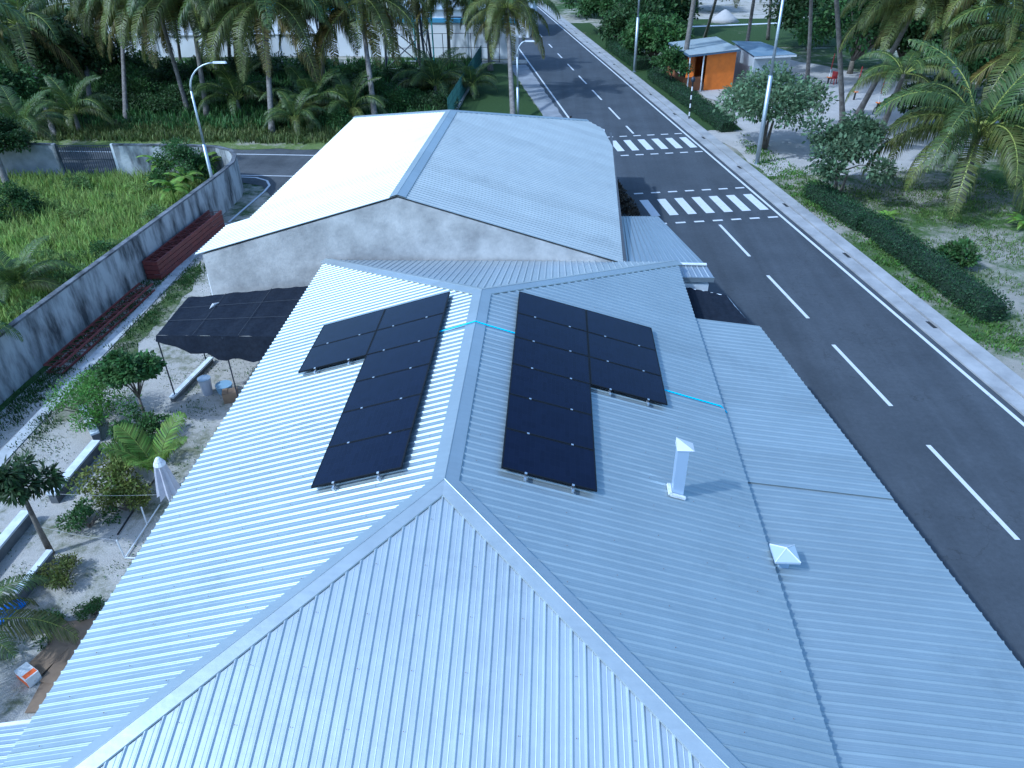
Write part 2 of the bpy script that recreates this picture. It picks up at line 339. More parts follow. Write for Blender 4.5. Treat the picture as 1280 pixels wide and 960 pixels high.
# light paved strip left of the main road, with gravel gap
sheet('pavement', ragged([(road_x(42, -3.8), 42), (road_x(64, -3.8), 64), (road_x(64, -5.6), 64), (road_x(60, -5.4), 60), (road_x(42, -5.0), 42)], .06, .6), .008, mat('paving', (.20, .21, .23), .9, 0, (.30, .31, .33), .8, 10, bump=.004))
sheet('lawn', ragged([(-12, 37.6), (road_x(38, -5.0), 37.8), (road_x(60, -5.4), 60), (road_x(64, -6.0), 64.5), (-5.2, 65)], .08, .7), .0, LAWN)
sheet('forecourt', [(-60, 65), (-1.0, 64.6), (-1.0, 66.4), (-60, 68)], .004, SAND)
# verges
sheet('roadside_verge', ragged([(road_x(-60, 4.84), -60), (road_x(38, 4.84), 38), (50, 34), (90, -60)], .05, .5, 3), .0, VERGE)
sheet('sandy_clearing', ragged([(road_x(31.5, 4.84), 31.5), (road_x(40, 4.84), 40.5), (road_x(44, 8), 44), (12.2, 58), (12, 66), (22, 66), (28, 58), (34, 46), (26, 36), (19, 31.5)], .4, 1.2, 4), .012, ground_mix('clearing_sand', (.07, .09, .05), (.12, .13, .08), (.42, .40, .38), .3, 1.5, .70, .08))
sheet('roadside_grass', ragged([(road_x(41, 4.84), 41), (road_x(58, 4.84), 58), (road_x(90, 4.84), 90), (road_x(90, 7.2), 90), (road_x(41, 7.2), 41)], .1, .6, 5), .02, LAWN)
sheet('far_lawn', [(8, 72), (34, 72), (40, 92), (10, 92)], .016, LAWN)
sheet('far_sand', [(9, 92), (44, 92), (60, 112), (9, 112)], .018, SAND)
sheet('sea', [(46, 66), (110, 60), (150, 140), (60, 140)], .02, WATER)
sheet('wild_yard', [(-80, -40), (-15.9, -40), (-15.8, 10), (-15.0, 29), (-17.5, 31.1), (-80, 34)], .0, WILD)
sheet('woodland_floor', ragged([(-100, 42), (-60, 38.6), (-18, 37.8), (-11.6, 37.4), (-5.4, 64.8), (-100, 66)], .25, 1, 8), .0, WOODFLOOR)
sheet('roadside_weeds', ragged([(-60, 39.2), (-9, 36.6), (-9.5, 38.9), (-60, 42)], .2, .8, 9), .01, ground_mix('weeds', (.10, .15, .04), (.15, .18, .06), (.34, .32, .25), .4, 2, .42, .1))
sheet('yard_sand', [(-15.6, -40), (-5, -40), (-5, 13), (-9.6, 13), (-9.4, 24), (-12.6, 25), (-15, 24)], .004, SAND)
struct(line('concrete_strip', [(-14.2, 24.3), (-14.0, 18), (-13.85, 11), (-13.6, 4), (-13.3, -10)], .42, .03)).data.materials[0] = CONC
sheet('strip_grass', ragged([(-13.5, 20), (-12.7, 17), (-12.7, 11), (-12.8, 8), (-13.4, 8), (-13.6, 14)], .2, .6, 11), .010, ground_mix('strip_grass_m', (.05, .08, .025), (.08, .11, .035), (.3, .28, .22), .8, 2.5, .42, .14))

# ---------------------------------------------------------------- boundary wall, gate
WALLM = mat('weathered_wall', (.42, .44, .45), .92, 0, (.06, .065, .07), 1.1, 14, bump=.02, bscale=9, thr=(.42, .66))
# stretch the wall stains downward
for n in WALLM.node_tree.nodes:
    if n.type == 'TEX_NOISE' and abs(n.inputs['Scale'].default_value - 1.1) < 1e-3:
        t = WALLM.node_tree; mp = t.nodes.new('ShaderNodeMapping'); mp.inputs['Scale'].default_value = (1.6, 1.6, .45)
        tc = [q for q in t.nodes if q.type == 'TEX_COORD'][0]; t.links.new(tc.outputs['Object'], mp.inputs[0]); t.links.new(mp.outputs[0], n.inputs['Vector'])
COPE = mat('wall_coping', (.04, .045, .05), .9, 0, (.18, .19, .21), 2, 8, bump=.01)
def wall(path, h, w, name, label, M=WALLM, cope=COPE, ch=.07):
    t = thing(name, label, 'wall', (0, 0, 0)); b = MB(); c = MB()
    n = len(path); P = [Vector(p) for p in path]; off = []
    for i in range(n):
        d = (P[min(i + 1, n - 1)] - P[max(i - 1, 0)]).normalized(); off.append(Vector((-d.y, d.x)))
    def ext(mb, ww, z0, z1):
        o = len(mb.v)
        for p, q in zip(P, off):
            for s, z in ((-1, z0), (1, z0), (1, z1), (-1, z1)): mb.v.append((*(p + q * ww / 2 * s), z))
        for i in range(n - 1):
            for j in range(4): mb.f.append((o + i * 4 + j, o + i * 4 + (j + 1) % 4, o + (i + 1) * 4 + (j + 1) % 4, o + (i + 1) * 4 + j)); mb.mi.append(0)
        mb.f.append((o, o + 3, o + 2, o + 1)); e = o + (n - 1) * 4; mb.f.append((e, e + 1, e + 2, e + 3)); mb.mi += [0, 0]
    ext(b, w, -.1, h); ext(c, w + .05, h + .001, h + ch)
    b.build('wall_body', M, t); c.build('coping', cope, t); return t
wall([(-15.55, -14), (-15.6, 2), (-15.5, 11), (-15.25, 16), (-14.95, 22), (-14.75, 26.6), (-14.78, 28.2), (-15.1, 29.4), (-15.75, 30.4), (-16.8, 31.05), (-18.3, 31.3), (-22.8, 31.5)], 1.78, .16, 'boundary_wall', 'weathered grey boundary wall curving at the corner beside the overgrown yard')
wall([(-26.3, 31.7), (-29.5, 31.9), (-44, 33)], 1.75, .16, 'boundary_wall', 'short grey wall left of the dark barred gate', mat('wall_plain', (.30, .32, .36), .9, 0, (.18, .2, .22), 1.2))
t = thing('barred_gate', 'dark barred metal gate in the wall behind the overgrown yard', 'gate', (-24.6, 31.6, 0))
for s in (-1, 1):
    lf = MB(); x0 = min(0, s * 1.55); x1 = max(0, s * 1.55)
    for z in (.15, .95, 1.72): lf.box(((x0 + x1) / 2, 0, z), (1.5, .04, .05))
    for k in range(12): lf.box((x0 + .05 + k * 1.45 / 11, 0, .93), (.025, .025, 1.6))
    lf.build('gate_leaf', DSTEEL, t)
p = MB(); p.box((1.72, -.1, .9), (.13, .13, 1.9)); p.build('post', WHITE, t)
p = MB(); p.box((-1.68, 0, .9), (.2, .2, 1.85)); p.build('post', WALLM, t)

# ---------------------------------------------------------------- corrugated roofing
S = .298; TH = math.atan(S); CT, ST = math.cos(TH), math.sin(TH)
PROF = [(0, 0), (.045, 0), (.055, .003), (.065, 0), (.110, 0), (.118, .006), (.129, .019), (.136, .024), (.146, .024), (.153, .019), (.164, .006), (.172, 0)]; PITCHR = .19
def corr(mb, O, U, V, N, u0_, u1_, vlo, vhi, k=0, phase=0., edge=.0):
    us = []; i = math.floor((u0_ - phase) / PITCHR) - 1
    while i * PITCHR + phase < u1_:
        for a, h in PROF:
            u = i * PITCHR + phase + a
            if u0_ < u < u1_: us.append((u, h))
        i += 1
    us = [(u0_, 0)] + us + [(u1_, 0)]
    o = len(mb.v)
    for u, h in us:
        a, c = vlo(u), vhi(u)
        if c < a: c = a
        mb.v.append(tuple(O + U * u + V * a + N * (h - .03))); mb.v.append(tuple(O + U * u + V * a + N * h)); mb.v.append(tuple(O + U * u + V * c + N * h))
    for j in range(len(us) - 1):
        q = o + 3 * j; mb.f.append((q, q + 3, q + 4, q + 1)); mb.f.append((q + 1, q + 4, q + 5, q + 2)); mb.mi += [k, k]
SPITCH = .125
def corr_sine(mb, O, U, V, N, u0_, u1_, vlo, vhi, k=0, amp=.010):
    n = int((u1_ - u0_) / (SPITCH / 8)); o = len(mb.v)
    for i in range(n + 1):
        u = u0_ + (u1_ - u0_) * i / n; h = amp * math.sin(2 * math.pi * u / SPITCH) + amp; a, c = vlo(u), max(vlo(u), vhi(u))
        mb.v.append(tuple(O + U * u + V * a + N * (h - .02))); mb.v.append(tuple(O + U * u + V * a + N * h)); mb.v.append(tuple(O + U * u + V * c + N * h))
    for j in range(n):
        q = o + 3 * j; mb.f.append((q, q + 3, q + 4, q + 1)); mb.f.append((q + 1, q + 4, q + 5, q + 2)); mb.mi += [k, k]
def capstrip(mb, A_, B_, nL, nR, w, k=0, lift=.034, th=.006):
    """folded cap from A to B; nL,nR = unit directions lying in the two roof planes (away from the fold)"""
    A_ = Vector(A_); B_ = Vector(B_); up = Vector((0, 0, 1))
    for nn in (nL, nR):
        nn = Vector(nn)
        d = (B_ - A_).normalized(); nor = d.cross(nn); nor = nor if nor.z > 0 else -nor
        l0 = nor * lift; e = nor * .012
        a0, b0 = A_ + up * (lift + .012), B_ + up * (lift + .012)
        a1, b1 = A_ + nn * w + l0, B_ + nn * w + l0
        a2, b2 = A_ + nn * (w + .012) + l0 - e * 1.6, B_ + nn * (w + .012) + l0 - e * 1.6
        mb.quad(a0, b0, b1, a1, k); mb.quad(a1, b1, b2, a2, k)
    # small rolled fold
    mb.tube([A_ + up * (lift + .012), B_ + up * (lift + .012)], .009, 6, k)

RZ = 4.90; WL = 5.65; LR = 7.13; EZ = RZ - S * WL; SL = WL / CT
house = thing('main_house', 'nearest house with a hipped pale zinc roof carrying the solar panels', 'house', (0, LR / 2, 0))
hb = MB(); hl = Vector((0, -LR / 2, 0))
rb = MB()
X_, Y_, Z_ = Vector((1, 0, 0)), Vector((0, 1, 0)), Vector((0, 0, 1))
for s in (-1, 1):
    corr(rb, Vector((s * WL, 0, EZ)) + hl, Y_, Vector((-s * CT, 0, ST)), Vector((s * ST, 0, CT)), -WL, LR + WL, lambda u: 0., lambda u: SL * min(1, (u + WL) / WL, (LR + WL - u) / WL), 0, .03 if s < 0 else .11)
for s, yb in ((-1, -WL), (1, LR + WL)):
    corr(rb, Vector((0, yb, EZ)) + hl, X_, Vector((0, -s * CT, ST)), Vector((0, s * ST, CT)), -WL, WL, lambda u: 0., lambda u: SL * (WL - abs(u)) / WL, 1, .05)
roof = rb.build('roof', [ZN, ZNX], house)
c = MB(); capstrip(c, hl + Vector((0, .0, RZ)), hl + Vector((0, LR, RZ)), (-CT, 0, -ST), (CT, 0, -ST), .23); c.build('ridge_cap', ZCAP, roof)
for sx in (-1, 1):
    for (yr, sy) in ((0, -1), (LR, 1)):
        A_ = hl + Vector((0, yr, RZ + .002)); B_ = hl + Vector((sx * WL, yr + sy * WL, EZ + .002)); d = (B_ - A_).normalized()
        n1 = Vector((sx * ST, 0, CT)); n2 = Vector((0, sy * ST, CT))
        e1 = n1.cross(d).normalized(); e2 = n2.cross(d).normalized()
        if e1.y * sy > 0: e1 = -e1
        if e2.x * sx > 0: e2 = -e2
        c = MB(); capstrip(c, A_, B_, e1, e2, .20); c.build('hip_cap', ZCAP, roof)
# roofing screws on the ribs
sc_ = MB()
for j in range(8):
    for k_ in range(60):
        u = -WL + .05 + .146 + (k_) * PITCHR; 
        if k_ % 4 == j % 2 * 2 or True:
            v = .35 + j * .8
            if v > SL * (WL - abs(u)) / WL - .3 or k_ % 4: continue
            P = hl + Vector((u, -WL + v * CT, EZ + v * ST)) + Vector((0, -ST, CT)) * .030
            sc_.box(P, (.010, .010, .008))
for s in (-1, 1):
    for j in range(7):
        v = .5 + j * .82
        for k_ in range(24):
            y = -WL + .146 + (.03 if s < 0 else .11) + k_ * 4 * PITCHR + (j % 2) * 2 * PITCHR
            if v > SL * min(1, (y + WL) / WL, (LR + WL - y) / WL) - .3: continue
            P = Vector((s * (WL - v * CT), y, EZ + v * ST)) + hl + Vector((s * ST, 0, CT)) * .028; sc_.box(P, (.011, .011, .008))
o = sc_.build('screw', mat('screw_rust', (.16, .09, .06), .7), roof); o['kind'] = 'stuff'
w = MB(); w.box((0, 0, EZ / 2 - .15), (2 * WL - .7, LR + 2 * WL - .7, EZ - .3)); w.build('wall', WHITEC, house)
so_ = MB(); so_.box((0, 0, EZ - .09), (2 * WL - .12, LR + 2 * WL - .12, .05)); so_.build('soffit', WHITE, house)

# lean-to beside the road
lt = thing('lean_to', 'low pale zinc lean-to roof between the main house and the road', 'lean-to', (7.4, 2, 0)); lo = -Vector((7.4, 2, 0))
def outx(y): return 9.02 - .1667 * y
def lean(y0, y1, zin, name, ph):
    mb = MB(); sl = .125; c_, s_ = 1 / math.hypot(1, sl), sl / math.hypot(1, sl)
    corr(mb, Vector((5.35, 0, zin)) + lo, Y_, Vector((c_, 0, -s_)), Vector((s_, 0, c_)), y0, y1, lambda u: 0., lambda u: (outx(u) - 5.35) / c_, 0, ph)
    # turned-down outer edge
    for (a, d) in ((y0, y1),):
        A_ = Vector((outx(a), a, zin - sl * (outx(a) - 5.35) - .0)) + lo; B_ = Vector((outx(d), d, zin - sl * (outx(d) - 5.35))) + lo
        mb.quad(A_ - Z_ * .005, B_ - Z_ * .005, B_ - Z_ * .06, A_ - Z_ * .06)
    return mb.build(name, ZN, lt)
LEAN_N = lean(2.27, 9.22, 3.145, 'roof_section', .02); LEAN_S = lean(-9.5, 2.33, 3.122, 'roof_section', .10)
w = MB(); w.prism([(5.5 - 7.4, -9.3 - 2), (outx(-9.3) - .35 - 7.4, -9.3 - 2), (outx(9.4) - .35 - 7.4, 9.4 - 2), (5.5 - 7.4, 9.4 - 2)], 0, 2.48); w.build('wall', WHITEC, lt)

def slab(mb, P00, P10, P11, P01, k=0, rib=.19):
    """ribbed plane; ribs run from the 0-edge (P00-P10) to the 1-edge (P01-P11)"""
    P00, P10, P11, P01 = (Vector(p) for p in (P00, P10, P11, P01)); N = (P10 - P00).cross(P01 - P00).normalized(); N = N if N.z > 0 else -N
    L = max((P10 - P00).length, (P11 - P01).length); n = int(L / rib); us = []
    for i in range(n + 1):
        for a, h in PROF:
            u = (i * rib + a) / L
            if u < 1: us.append((u, h))
    us.append((1, 0)); o = len(mb.v)
    for u, h in us:
        mb.v.append(tuple(P00.lerp(P10, u) + N * h)); mb.v.append(tuple(P01.lerp(P11, u) + N * h))
    for j in range(len(us) - 1): mb.f.append((o + 2 * j, o + 2 * j + 2, o + 2 * j + 3, o + 2 * j + 1)); mb.mi.append(k)
# ---------------------------------------------------------------- gable building behind
GZ, GE = 5.30, 3.20; GW = 7.07; SG = (GZ - GE) / GW; GX = -3.12; gt = math.atan(SG); cg, sg = math.cos(gt), math.sin(gt); GL = GW / cg
ga = .032
gb = thing('gable_building', 'long building with a pale gabled roof and bare cement gable wall', 'building', (GX, 12.93, 0), -ga)
mb = MB(); D = 17.6
corr(mb, Vector((GW, 0, GE)), Y_, Vector((-cg, 0, sg)), Vector((sg, 0, cg)), 0, 16.47, lambda u: (max(0, (u - 13.2)) * .16 if u < 15.8 else (u - 15.8) * 1.2 + .42), lambda u: GL * min(1, (D - u) / (D - 10.9)), 0)
corr(mb, Vector((-GW, 0, GE)), Y_, Vector((cg, 0, sg)), Vector((-sg, 0, cg)), 0, 17.34, lambda u: (0. if u < 2.75 else .95), lambda u: GL * min(1, (18.3 - u) / (18.3 - 10.9)), 0)
BL, BR, AP = Vector((-6.16, 17.35, GZ - SG * 6.16)), Vector((5.88, 16.48, GZ - SG * 5.88)), Vector((0, 10.9, GZ))
slab(mb, BR, BL, AP + Vector((-.01, 0, 0)), AP + Vector((.01, 0, 0)), 1)
gr = mb.build('roof', [ZG, ZG], gb)
c = MB(); capstrip(c, (0, 0, GZ), (0, 10.9, GZ), (-cg, 0, -sg), (cg, 0, -sg), .26); c.build('ridge_cap', ZCAP, gr)
nh = (BL - AP).cross(BR - AP).normalized(); nh = nh if nh.z > 0 else -nh
for s, B_ in ((-1, BL), (1, BR)):
    d = (B_ - AP).normalized(); e1 = Vector((s * sg, 0, cg)).cross(d).normalized(); e1 = e1 if e1.y < 0 else -e1
    e2 = nh.cross(d).normalized(); e2 = e2 if e2.x * s < 0 else -e2
    c = MB(); capstrip(c, AP, B_, e1, e2, .13); c.build('hip_cap', ZCAP, gr)
# walls: gable front
w = MB(); wx = GW - .28
w.add([(-wx, .03, 0), (wx, .03, 0), (wx, .03, GE + .0), (0, .03, GZ - .07), (-wx, .03, GE + .0), (-wx, .32, 0), (wx, .32, 0), (wx, .32, GE), (0, .32, GZ - .07), (-wx, .32, GE)],
      [(0, 1, 2, 3, 4), (9, 8, 7, 6, 5), (0, 4, 9, 5), (1, 6, 7, 2), (2, 7, 8, 3), (3, 8, 9, 4)])
w.build('gable_wall', GABLE, gb)
w = MB(); w.prism([(-wx + .9, .33), (wx, .33), (wx, 17.2), (-wx + .9, 17.6)], 0, GE - .25); w.prism([(-wx, .33), (-wx + .89, .33), (-wx + .89, 2.6), (-wx, 2.6)], 0, GE - .15); w.build('wall', WHITEC, gb)
g_ = MB(); g_.beam((GW + .05, .1, GE - .05), (GW - .02, 15.6, GE - .05), .11, .09); g_.build('gutter', mat('gutter', (.06, .065, .075), .6), gb)

# porch roof between the gable building and the road
pr = thing('porch', 'small pale ribbed porch roof over a white wall beside the zebra crossings', 'porch', (5.3, 14, 0)); po = -Vector((5.3, 14, 0))
mb = MB()
q = [Vector(v) + po for v in ((4.05, 13.08, 3.0), (6.62, 13.0, 3.0), (5.72, 18.45, 2.6), (4.3, 18.45, 2.6), (4.05, 12.5, 2.82), (6.80, 12.45, 2.82))]
slab(mb, q[0], q[1], q[2], q[3]); slab(mb, q[0], q[1], q[5], q[4])
prr = mb.build('roof', ZPORCH, pr)
c = MB(); c.beam(q[0] + Z_ * .045, q[1] + Z_ * .045, .13, .03); c.build('ridge_cap', WHITE, prr)
c = MB(); c.beam(q[4] - Z_ * .06, q[5] - Z_ * .06, .04, .16); c.build('fascia', ZPORCH, prr)
w = MB(); w.prism([(4.2 + po.x, 12.49 + po.y), (6.66 + po.x, 12.49 + po.y), (6.45 + po.x, 13.6 + po.y), (5.55 + po.x, 18.2 + po.y), (4.3 + po.x, 18.2 + po.y)], 0, 2.6); w.build('wall', WHITEC, pr)

# black shade net roof between lean-to and porch
def netmesh(name, c4, sag, parent, n=24, seed=1):
    rr = random.Random(seed); P = [Vector(p) for p in c4]; b = MB()
    for i in range(n + 1):
        for j in range(n + 1):
            u, v = i / n, j / n; p = P[0].lerp(P[1], u).lerp(P[3].lerp(P[2], u), v)
            p.z += -sag * (1 - abs(((u * 3) % 1) * 2 - 1)) * .6 * (1 if 0 < v < 1 else .5) + math.sin(u * 41 + v * 5) * .012 + rr.uniform(-.006, .006)
            b.v.append(tuple(p))
    for i in range(n):
        for j in range(n): a = i * (n + 1) + j; b.f.append((a, a + 1, a + n + 2, a + n + 1)); b.mi.append(0)
    return b.build(name, NET, parent, smooth=True)
nt_ = thing('shade_roof', 'small black shade net roof between the white porch wall and the lean-to', 'shade roof', (6.6, 11, 0)); o0 = -Vector((6.6, 11, 0))
cc = [Vector(v) + o0 for v in ((5.5, 12.42, 2.62), (7.08, 11.74, 2.58), (7.55, 9.3, 2.55), (5.5, 9.3, 2.6))]
netmesh('net', cc, .05, nt_, seed=3)
for i, v in enumerate(cc):
    p = MB(); p.tube([(v.x, v.y, 0), (v.x, v.y, v.z - .04)], .03, 8); p.build('post', GALV, nt_)
f_ = MB(); [f_.tube([cc[i] - Z_ * .03, cc[(i + 1) % 4] - Z_ * .03], .02, 6) for i in range(4)]; f_.build('frame', GALV, nt_)

# ---------------------------------------------------------------- solar panels
PW, PL = 1.740, 1.134
def panel_master():
    t = thing('solar_panel', 'x', 'solar panel'); b = MB()
    for x in (-PW / 2 + .012, PW / 2 - .012): b.box((x, 0, 0), (.024, PL, .032))
    for y in (-PL / 2 + .012, PL / 2 - .012): b.box((0, y, 0), (PW - .048, .024, .032))
    b.build('frame', PFRAME, t)
    g_ = MB(); g_.box((0, 0, .004), (PW - .048, PL - .048, .018)); g_.build('glass', PANEL, t)
    cl = None
    for x in (-.43, .43):
        c = MB(); c.box((x, -PL / 2 - .006, .019), (.045, .040, .012)); c.box((x, -PL / 2 - .006, .027), (.011, .011, .008)); c.build('clamp', ALU, t)
    return t
# cell lines in the glass
t_ = PANEL.node_tree; Nn = t_.nodes; tc = Nn.new('ShaderNodeTexCoord'); bt = Nn.new('ShaderNodeTexBrick'); bt.offset = 0
bt.inputs['Scale'].default_value = 1; bt.inputs['Mortar Size'].default_value = .0025; bt.inputs['Brick Width'].default_value = .095; bt.inputs['Row Height'].default_value = .183
bt.inputs['Color1'].default_value = (.0045, .007, .021, 1); bt.inputs['Color2'].default_value = (.0058, .009, .026, 1); bt.inputs['Mortar'].default_value = (.009, .013, .03, 1)
t_.links.new(tc.outputs['Object'], bt.inputs['Vector']); t_.links.new(bt.outputs['Color'], Nn['Principled BSDF'].inputs['Base Color'])
pm = panel_master(); kids = list(pm.children); used = False
def place_panel(side, colI, row, label):
    global used
    d0 = (.863 if side > 0 else .776) / CT; n0 = .537 if side > 0 else .44
    dist = d0 + (colI + .5) * (1.675 / CT); y = n0 + (row + .5) * 1.146
    base = Vector((side * dist * CT, y, RZ - dist * ST)); nrm = Vector((side * ST, 0, CT))
    if not used: t = pm; used = True
    else:
        t = pm.copy(); COL.objects.link(t)
        for k in kids: q = k.copy(); COL.objects.link(q); q.parent = t
    t.location = base + nrm * .125; t.rotation_euler = (random.uniform(-.002, .002), side * TH + random.uniform(-.002, .002), 0)
    t['label'] = label; t['group'] = 'solar panels on the zinc roof'
ordn = ['first', 'second', 'third', 'fourth', 'fifth', 'sixth']
for r in range(6): place_panel(1, 0, r, f'{ordn[r]} panel from the near end, long column beside the ridge, right roof slope')
for r in range(3, 6): place_panel(1, 1, r, f'{ordn[r-3]} panel from the near end, short outer column, right roof slope')
for r in range(6): place_panel(-1, 0, r, f'{ordn[r]} panel from the near end, long column beside the ridge, left roof slope')
for r in range(4, 6): place_panel(-1, 1, r, f'{["nearer","farther"][r-4]} of the two panels in the short outer column, left roof slope')
def rail(side, colI, frac, r0_, r1_, label):
    d0 = (.863 if side > 0 else .776) / CT; n0 = .537 if side > 0 else .44; dist = d0 + (colI + .5) * (1.675 / CT) + frac
    y0, y1 = n0 + r0_ * 1.146 - .12, n0 + r1_ * 1.146 + .08
    nrm = Vector((side * ST, 0, CT)); base = Vector((side * dist * CT, y0, RZ - dist * ST))
    t = thing('mounting_rail', label, 'rail', base, 0, 'rails under the solar panels')
    b = MB(); Mr = Matrix.Rotation(side * TH, 3, 'Y'); L = y1 - y0
    b.box(nrm * .085 + Vector((0, L / 2, 0)), (.038, L, .036), M=Mr); b.build('rail', ALU, t)
    for yy in (.05, L * .33, L * .66, L - .1):
        f_ = MB(); f_.box(nrm * .055 + Vector((0, yy, 0)) + Mr @ Vector((.032, 0, 0)), (.006, .045, .075), M=Mr); f_.box(nrm * .033 + Vector((0, yy, 0)) + Mr @ Vector((.055, 0, 0)), (.05, .045, .007), M=Mr); f_.build('bracket', ALU, t)
for sd_, nm in ((1, 'right'), (-1, 'left')):
    for f_r, w1 in ((-.43 if sd_ > 0 else -.43, 'upper'), (.43, 'lower')):
        rail(sd_, 0, f_r, 0, 6, f'{w1} aluminium rail under the long column of panels, {nm} slope')
        rail(sd_, 1, f_r, 3 if sd_ > 0 else 4, 6, f'{w1} aluminium rail under the short outer column of panels, {nm} slope')
# conduit over the ridge
def on_roof(x, y, h): s = 1 if x > 0 else -1; return Vector((x, y, RZ - S * abs(x))) + Vector((s * ST, 0, CT)) * h
b = MB(); b.tube([on_roof(-1.0, 5.42, .05), on_roof(-.3, 5.45, .055), Vector((0, 5.45, RZ + .075)), on_roof(.3, 5.45, .055), on_roof(1.2, 5.42, .05)], .017, 8)
tag(b.build('conduit', BLUEP), 'bright blue conduit crossing the roof ridge between the two panel fields', 'conduit')
b = MB(); b.tube([on_roof(3.9, 4.72, .05), on_roof(4.8, 4.68, .05), on_roof(5.55, 4.66, .05), (5.72, 4.66, 3.12)], .017, 8)
tag(b.build('conduit', BLUEP), 'bright blue conduit running from the right panels down to the eave', 'conduit')

# ---------------------------------------------------------------- roof vents
ch = thing('vent_stack', 'tall square metal vent stack with a slanted cap on the right slope', 'vent', (4.10, 1.22, RZ - S * 4.10))
b = MB(); b.box((0, 0, .51), (.20, .20, 1.12)); b.build('shaft', mat('vent_metal', (.50, .60, .74), .4, .5), ch)
b = MB(); b.add([(-.12, -.12, 1.08), (.19, -.12, 1.08), (.19, .12, 1.08), (-.12, .12, 1.08), (-.14, .0, 1.30)], [(0, 3, 2, 1), (0, 1, 4), (1, 2, 4), (2, 3, 4), (3, 0, 4)]); b.build('cap', WHITE, ch)
b = MB(); Mr = Matrix.Rotation(TH, 3, 'Y')
for (x, y, dx, dy) in ((-.145, 0, .06, .30), (0, -.145, .28, .06)): b.box((x, y, .05 - S * x), (dx, dy, .05), M=Mr)
b.build('flashing', mat('sealant', (.78, .79, .8), .6, 0, (.6, .62, .64), 20, bump=.02, bscale=40), ch)
v2 = thing('roof_vent', 'short metal roof vent with a pyramid cap at the lean-to junction', 'vent', (5.86, .10, 2.93))
b = MB(); b.box((0, 0, .16), (.17, .17, .48)); b.build('shaft', mat('vent_metal2', (.42, .55, .72), .4, .5), v2)
b = MB(); e = .215; b.add([(-e, -e, .40), (e, -e, .40), (e, e, .40), (-e, e, .40), (0, 0, .53), (-e, -e, .36), (e, -e, .36), (e, e, .36), (-e, e, .36)],
      [(0, 1, 4), (1, 2, 4), (2, 3, 4), (3, 0, 4), (5, 6, 1, 0), (6, 7, 2, 1), (7, 8, 3, 2), (8, 5, 0, 3), (8, 7, 6, 5)])
cp = b.build('cap', mat('cap_metal', (.55, .62, .70), .4, .4), v2)
b = MB(); [b.tube([(sx * e, sy * e, .403), (0, 0, .535)], .009, 6) for sx in (-1, 1) for sy in (-1, 1)]; b.build('cap_seam', WHITE, cp)

exec_part2 = True
# ================================================================ vegetation
def frond_mesh(name, L, elev, droop, leaf, n=34, m_=None, seed=0, hang=.6, w=.045):
    """one palm frond from the origin along +X: arched stem (slot 0), folded leaflets (slot 1)"""
    rr = np.random.default_rng(seed); K = 15; pts = []; p = np.array([0., 0, 0]); 
    for i in range(K + 1):
        pts.append(p.copy()); t = i / K; a = elev - droop * (t ** 1.25)
        p = p + np.array([math.cos(a), .06 * math.sin(seed * 1.7) * t, math.sin(a)]) * L / K
    pts = np.array(pts); V = []; F = []; MI = []
    for i in range(K):                                        # stem: two crossed strips
        t = i / K; r0_ = .040 * (1 - t) + .010; r1_ = .040 * (1 - (i + 1) / K) + .010
        d = pts[i + 1] - pts[i]; d /= np.linalg.norm(d); up = np.array([-d[2], 0, d[0]]); sd_ = np.array([0, 1., 0])
        for ax in (up, sd_):
            o = len(V); V += [pts[i] - ax * r0_, pts[i] + ax * r0_, pts[i + 1] + ax * r1_, pts[i + 1] - ax * r1_]; F.append((o, o + 1, o + 2, o + 3)); MI.append(0)
    for s in (-1, 1):
        for k in range(n):
            t = .14 + .86 * (k + rr.uniform(-.3, .3)) / n; t = min(max(t, .1), .995); x = t * K; i = min(int(x), K - 1); q = pts[i] + (pts[i + 1] - pts[i]) * (x - i)
            d = pts[i + 1] - pts[i]; d /= np.linalg.norm(d); up = np.array([-d[2], 0, d[0]])
            ll = leaf * (math.sin(math.pi * min(1, t * .92 + .10)) ** .6 * .9 + .12) * rr.uniform(.85, 1.1)
            if rr.random() < .04: continue
            side = np.array([0, s, 0]); v1 = side * .84 + d * .52 + up * (.18 + rr.uniform(-.1, .1)); v1 /= np.linalg.norm(v1)
            v2 = v1 * (1 - hang) + np.array([0, 0, -1.]) * hang + d * .12; v2 /= np.linalg.norm(v2)
            v3 = v1 * max(0, .45 - hang * .5) + np.array([0, 0, -1.]); v3 /= np.linalg.norm(v3)
            a0 = q; a1 = a0 + v1 * ll * .38; a2 = a1 + v2 * ll * .34; a3 = a2 + v3 * ll * .30
            o = len(V); wv = d * w
            V += [a0 - wv * .4, a0 + wv * .4, a1 + wv * .55, a1 - wv * .55, a2 + wv * .42, a2 - wv * .42, a3 + wv * .06, a3 - wv * .06]
            F += [(o, o + 1, o + 2, o + 3), (o + 3, o + 2, o + 4, o + 5), (o + 5, o + 4, o + 6, o + 7)]; MI += [1, 1, 1]
    return npmesh(name, V, F, m_, MI)
FKIND = {}
for nm, args in dict(up=(1.3, 1.3, .3), hi=(.98, 1.95, .45), mid=(.62, 2.05, .62), low=(.12, 1.7, .8), hang=(-.35, 1.2, .9)).items():
    FKIND[nm] = []
    for v in range(2):
        mt = {'up': FR[0], 'hi': FR[0], 'mid': FR[0] if v else FR[1], 'low': FR[1], 'hang': FR[2] if v else FR[1]}[nm]
        FKIND[nm].append(frond_mesh('frond', 4.7, args[0], args[1], 1.15, 52, w=.062, m_= [RACHIS, mt], seed=len(FKIND) * 3 + v, hang=args[2]))
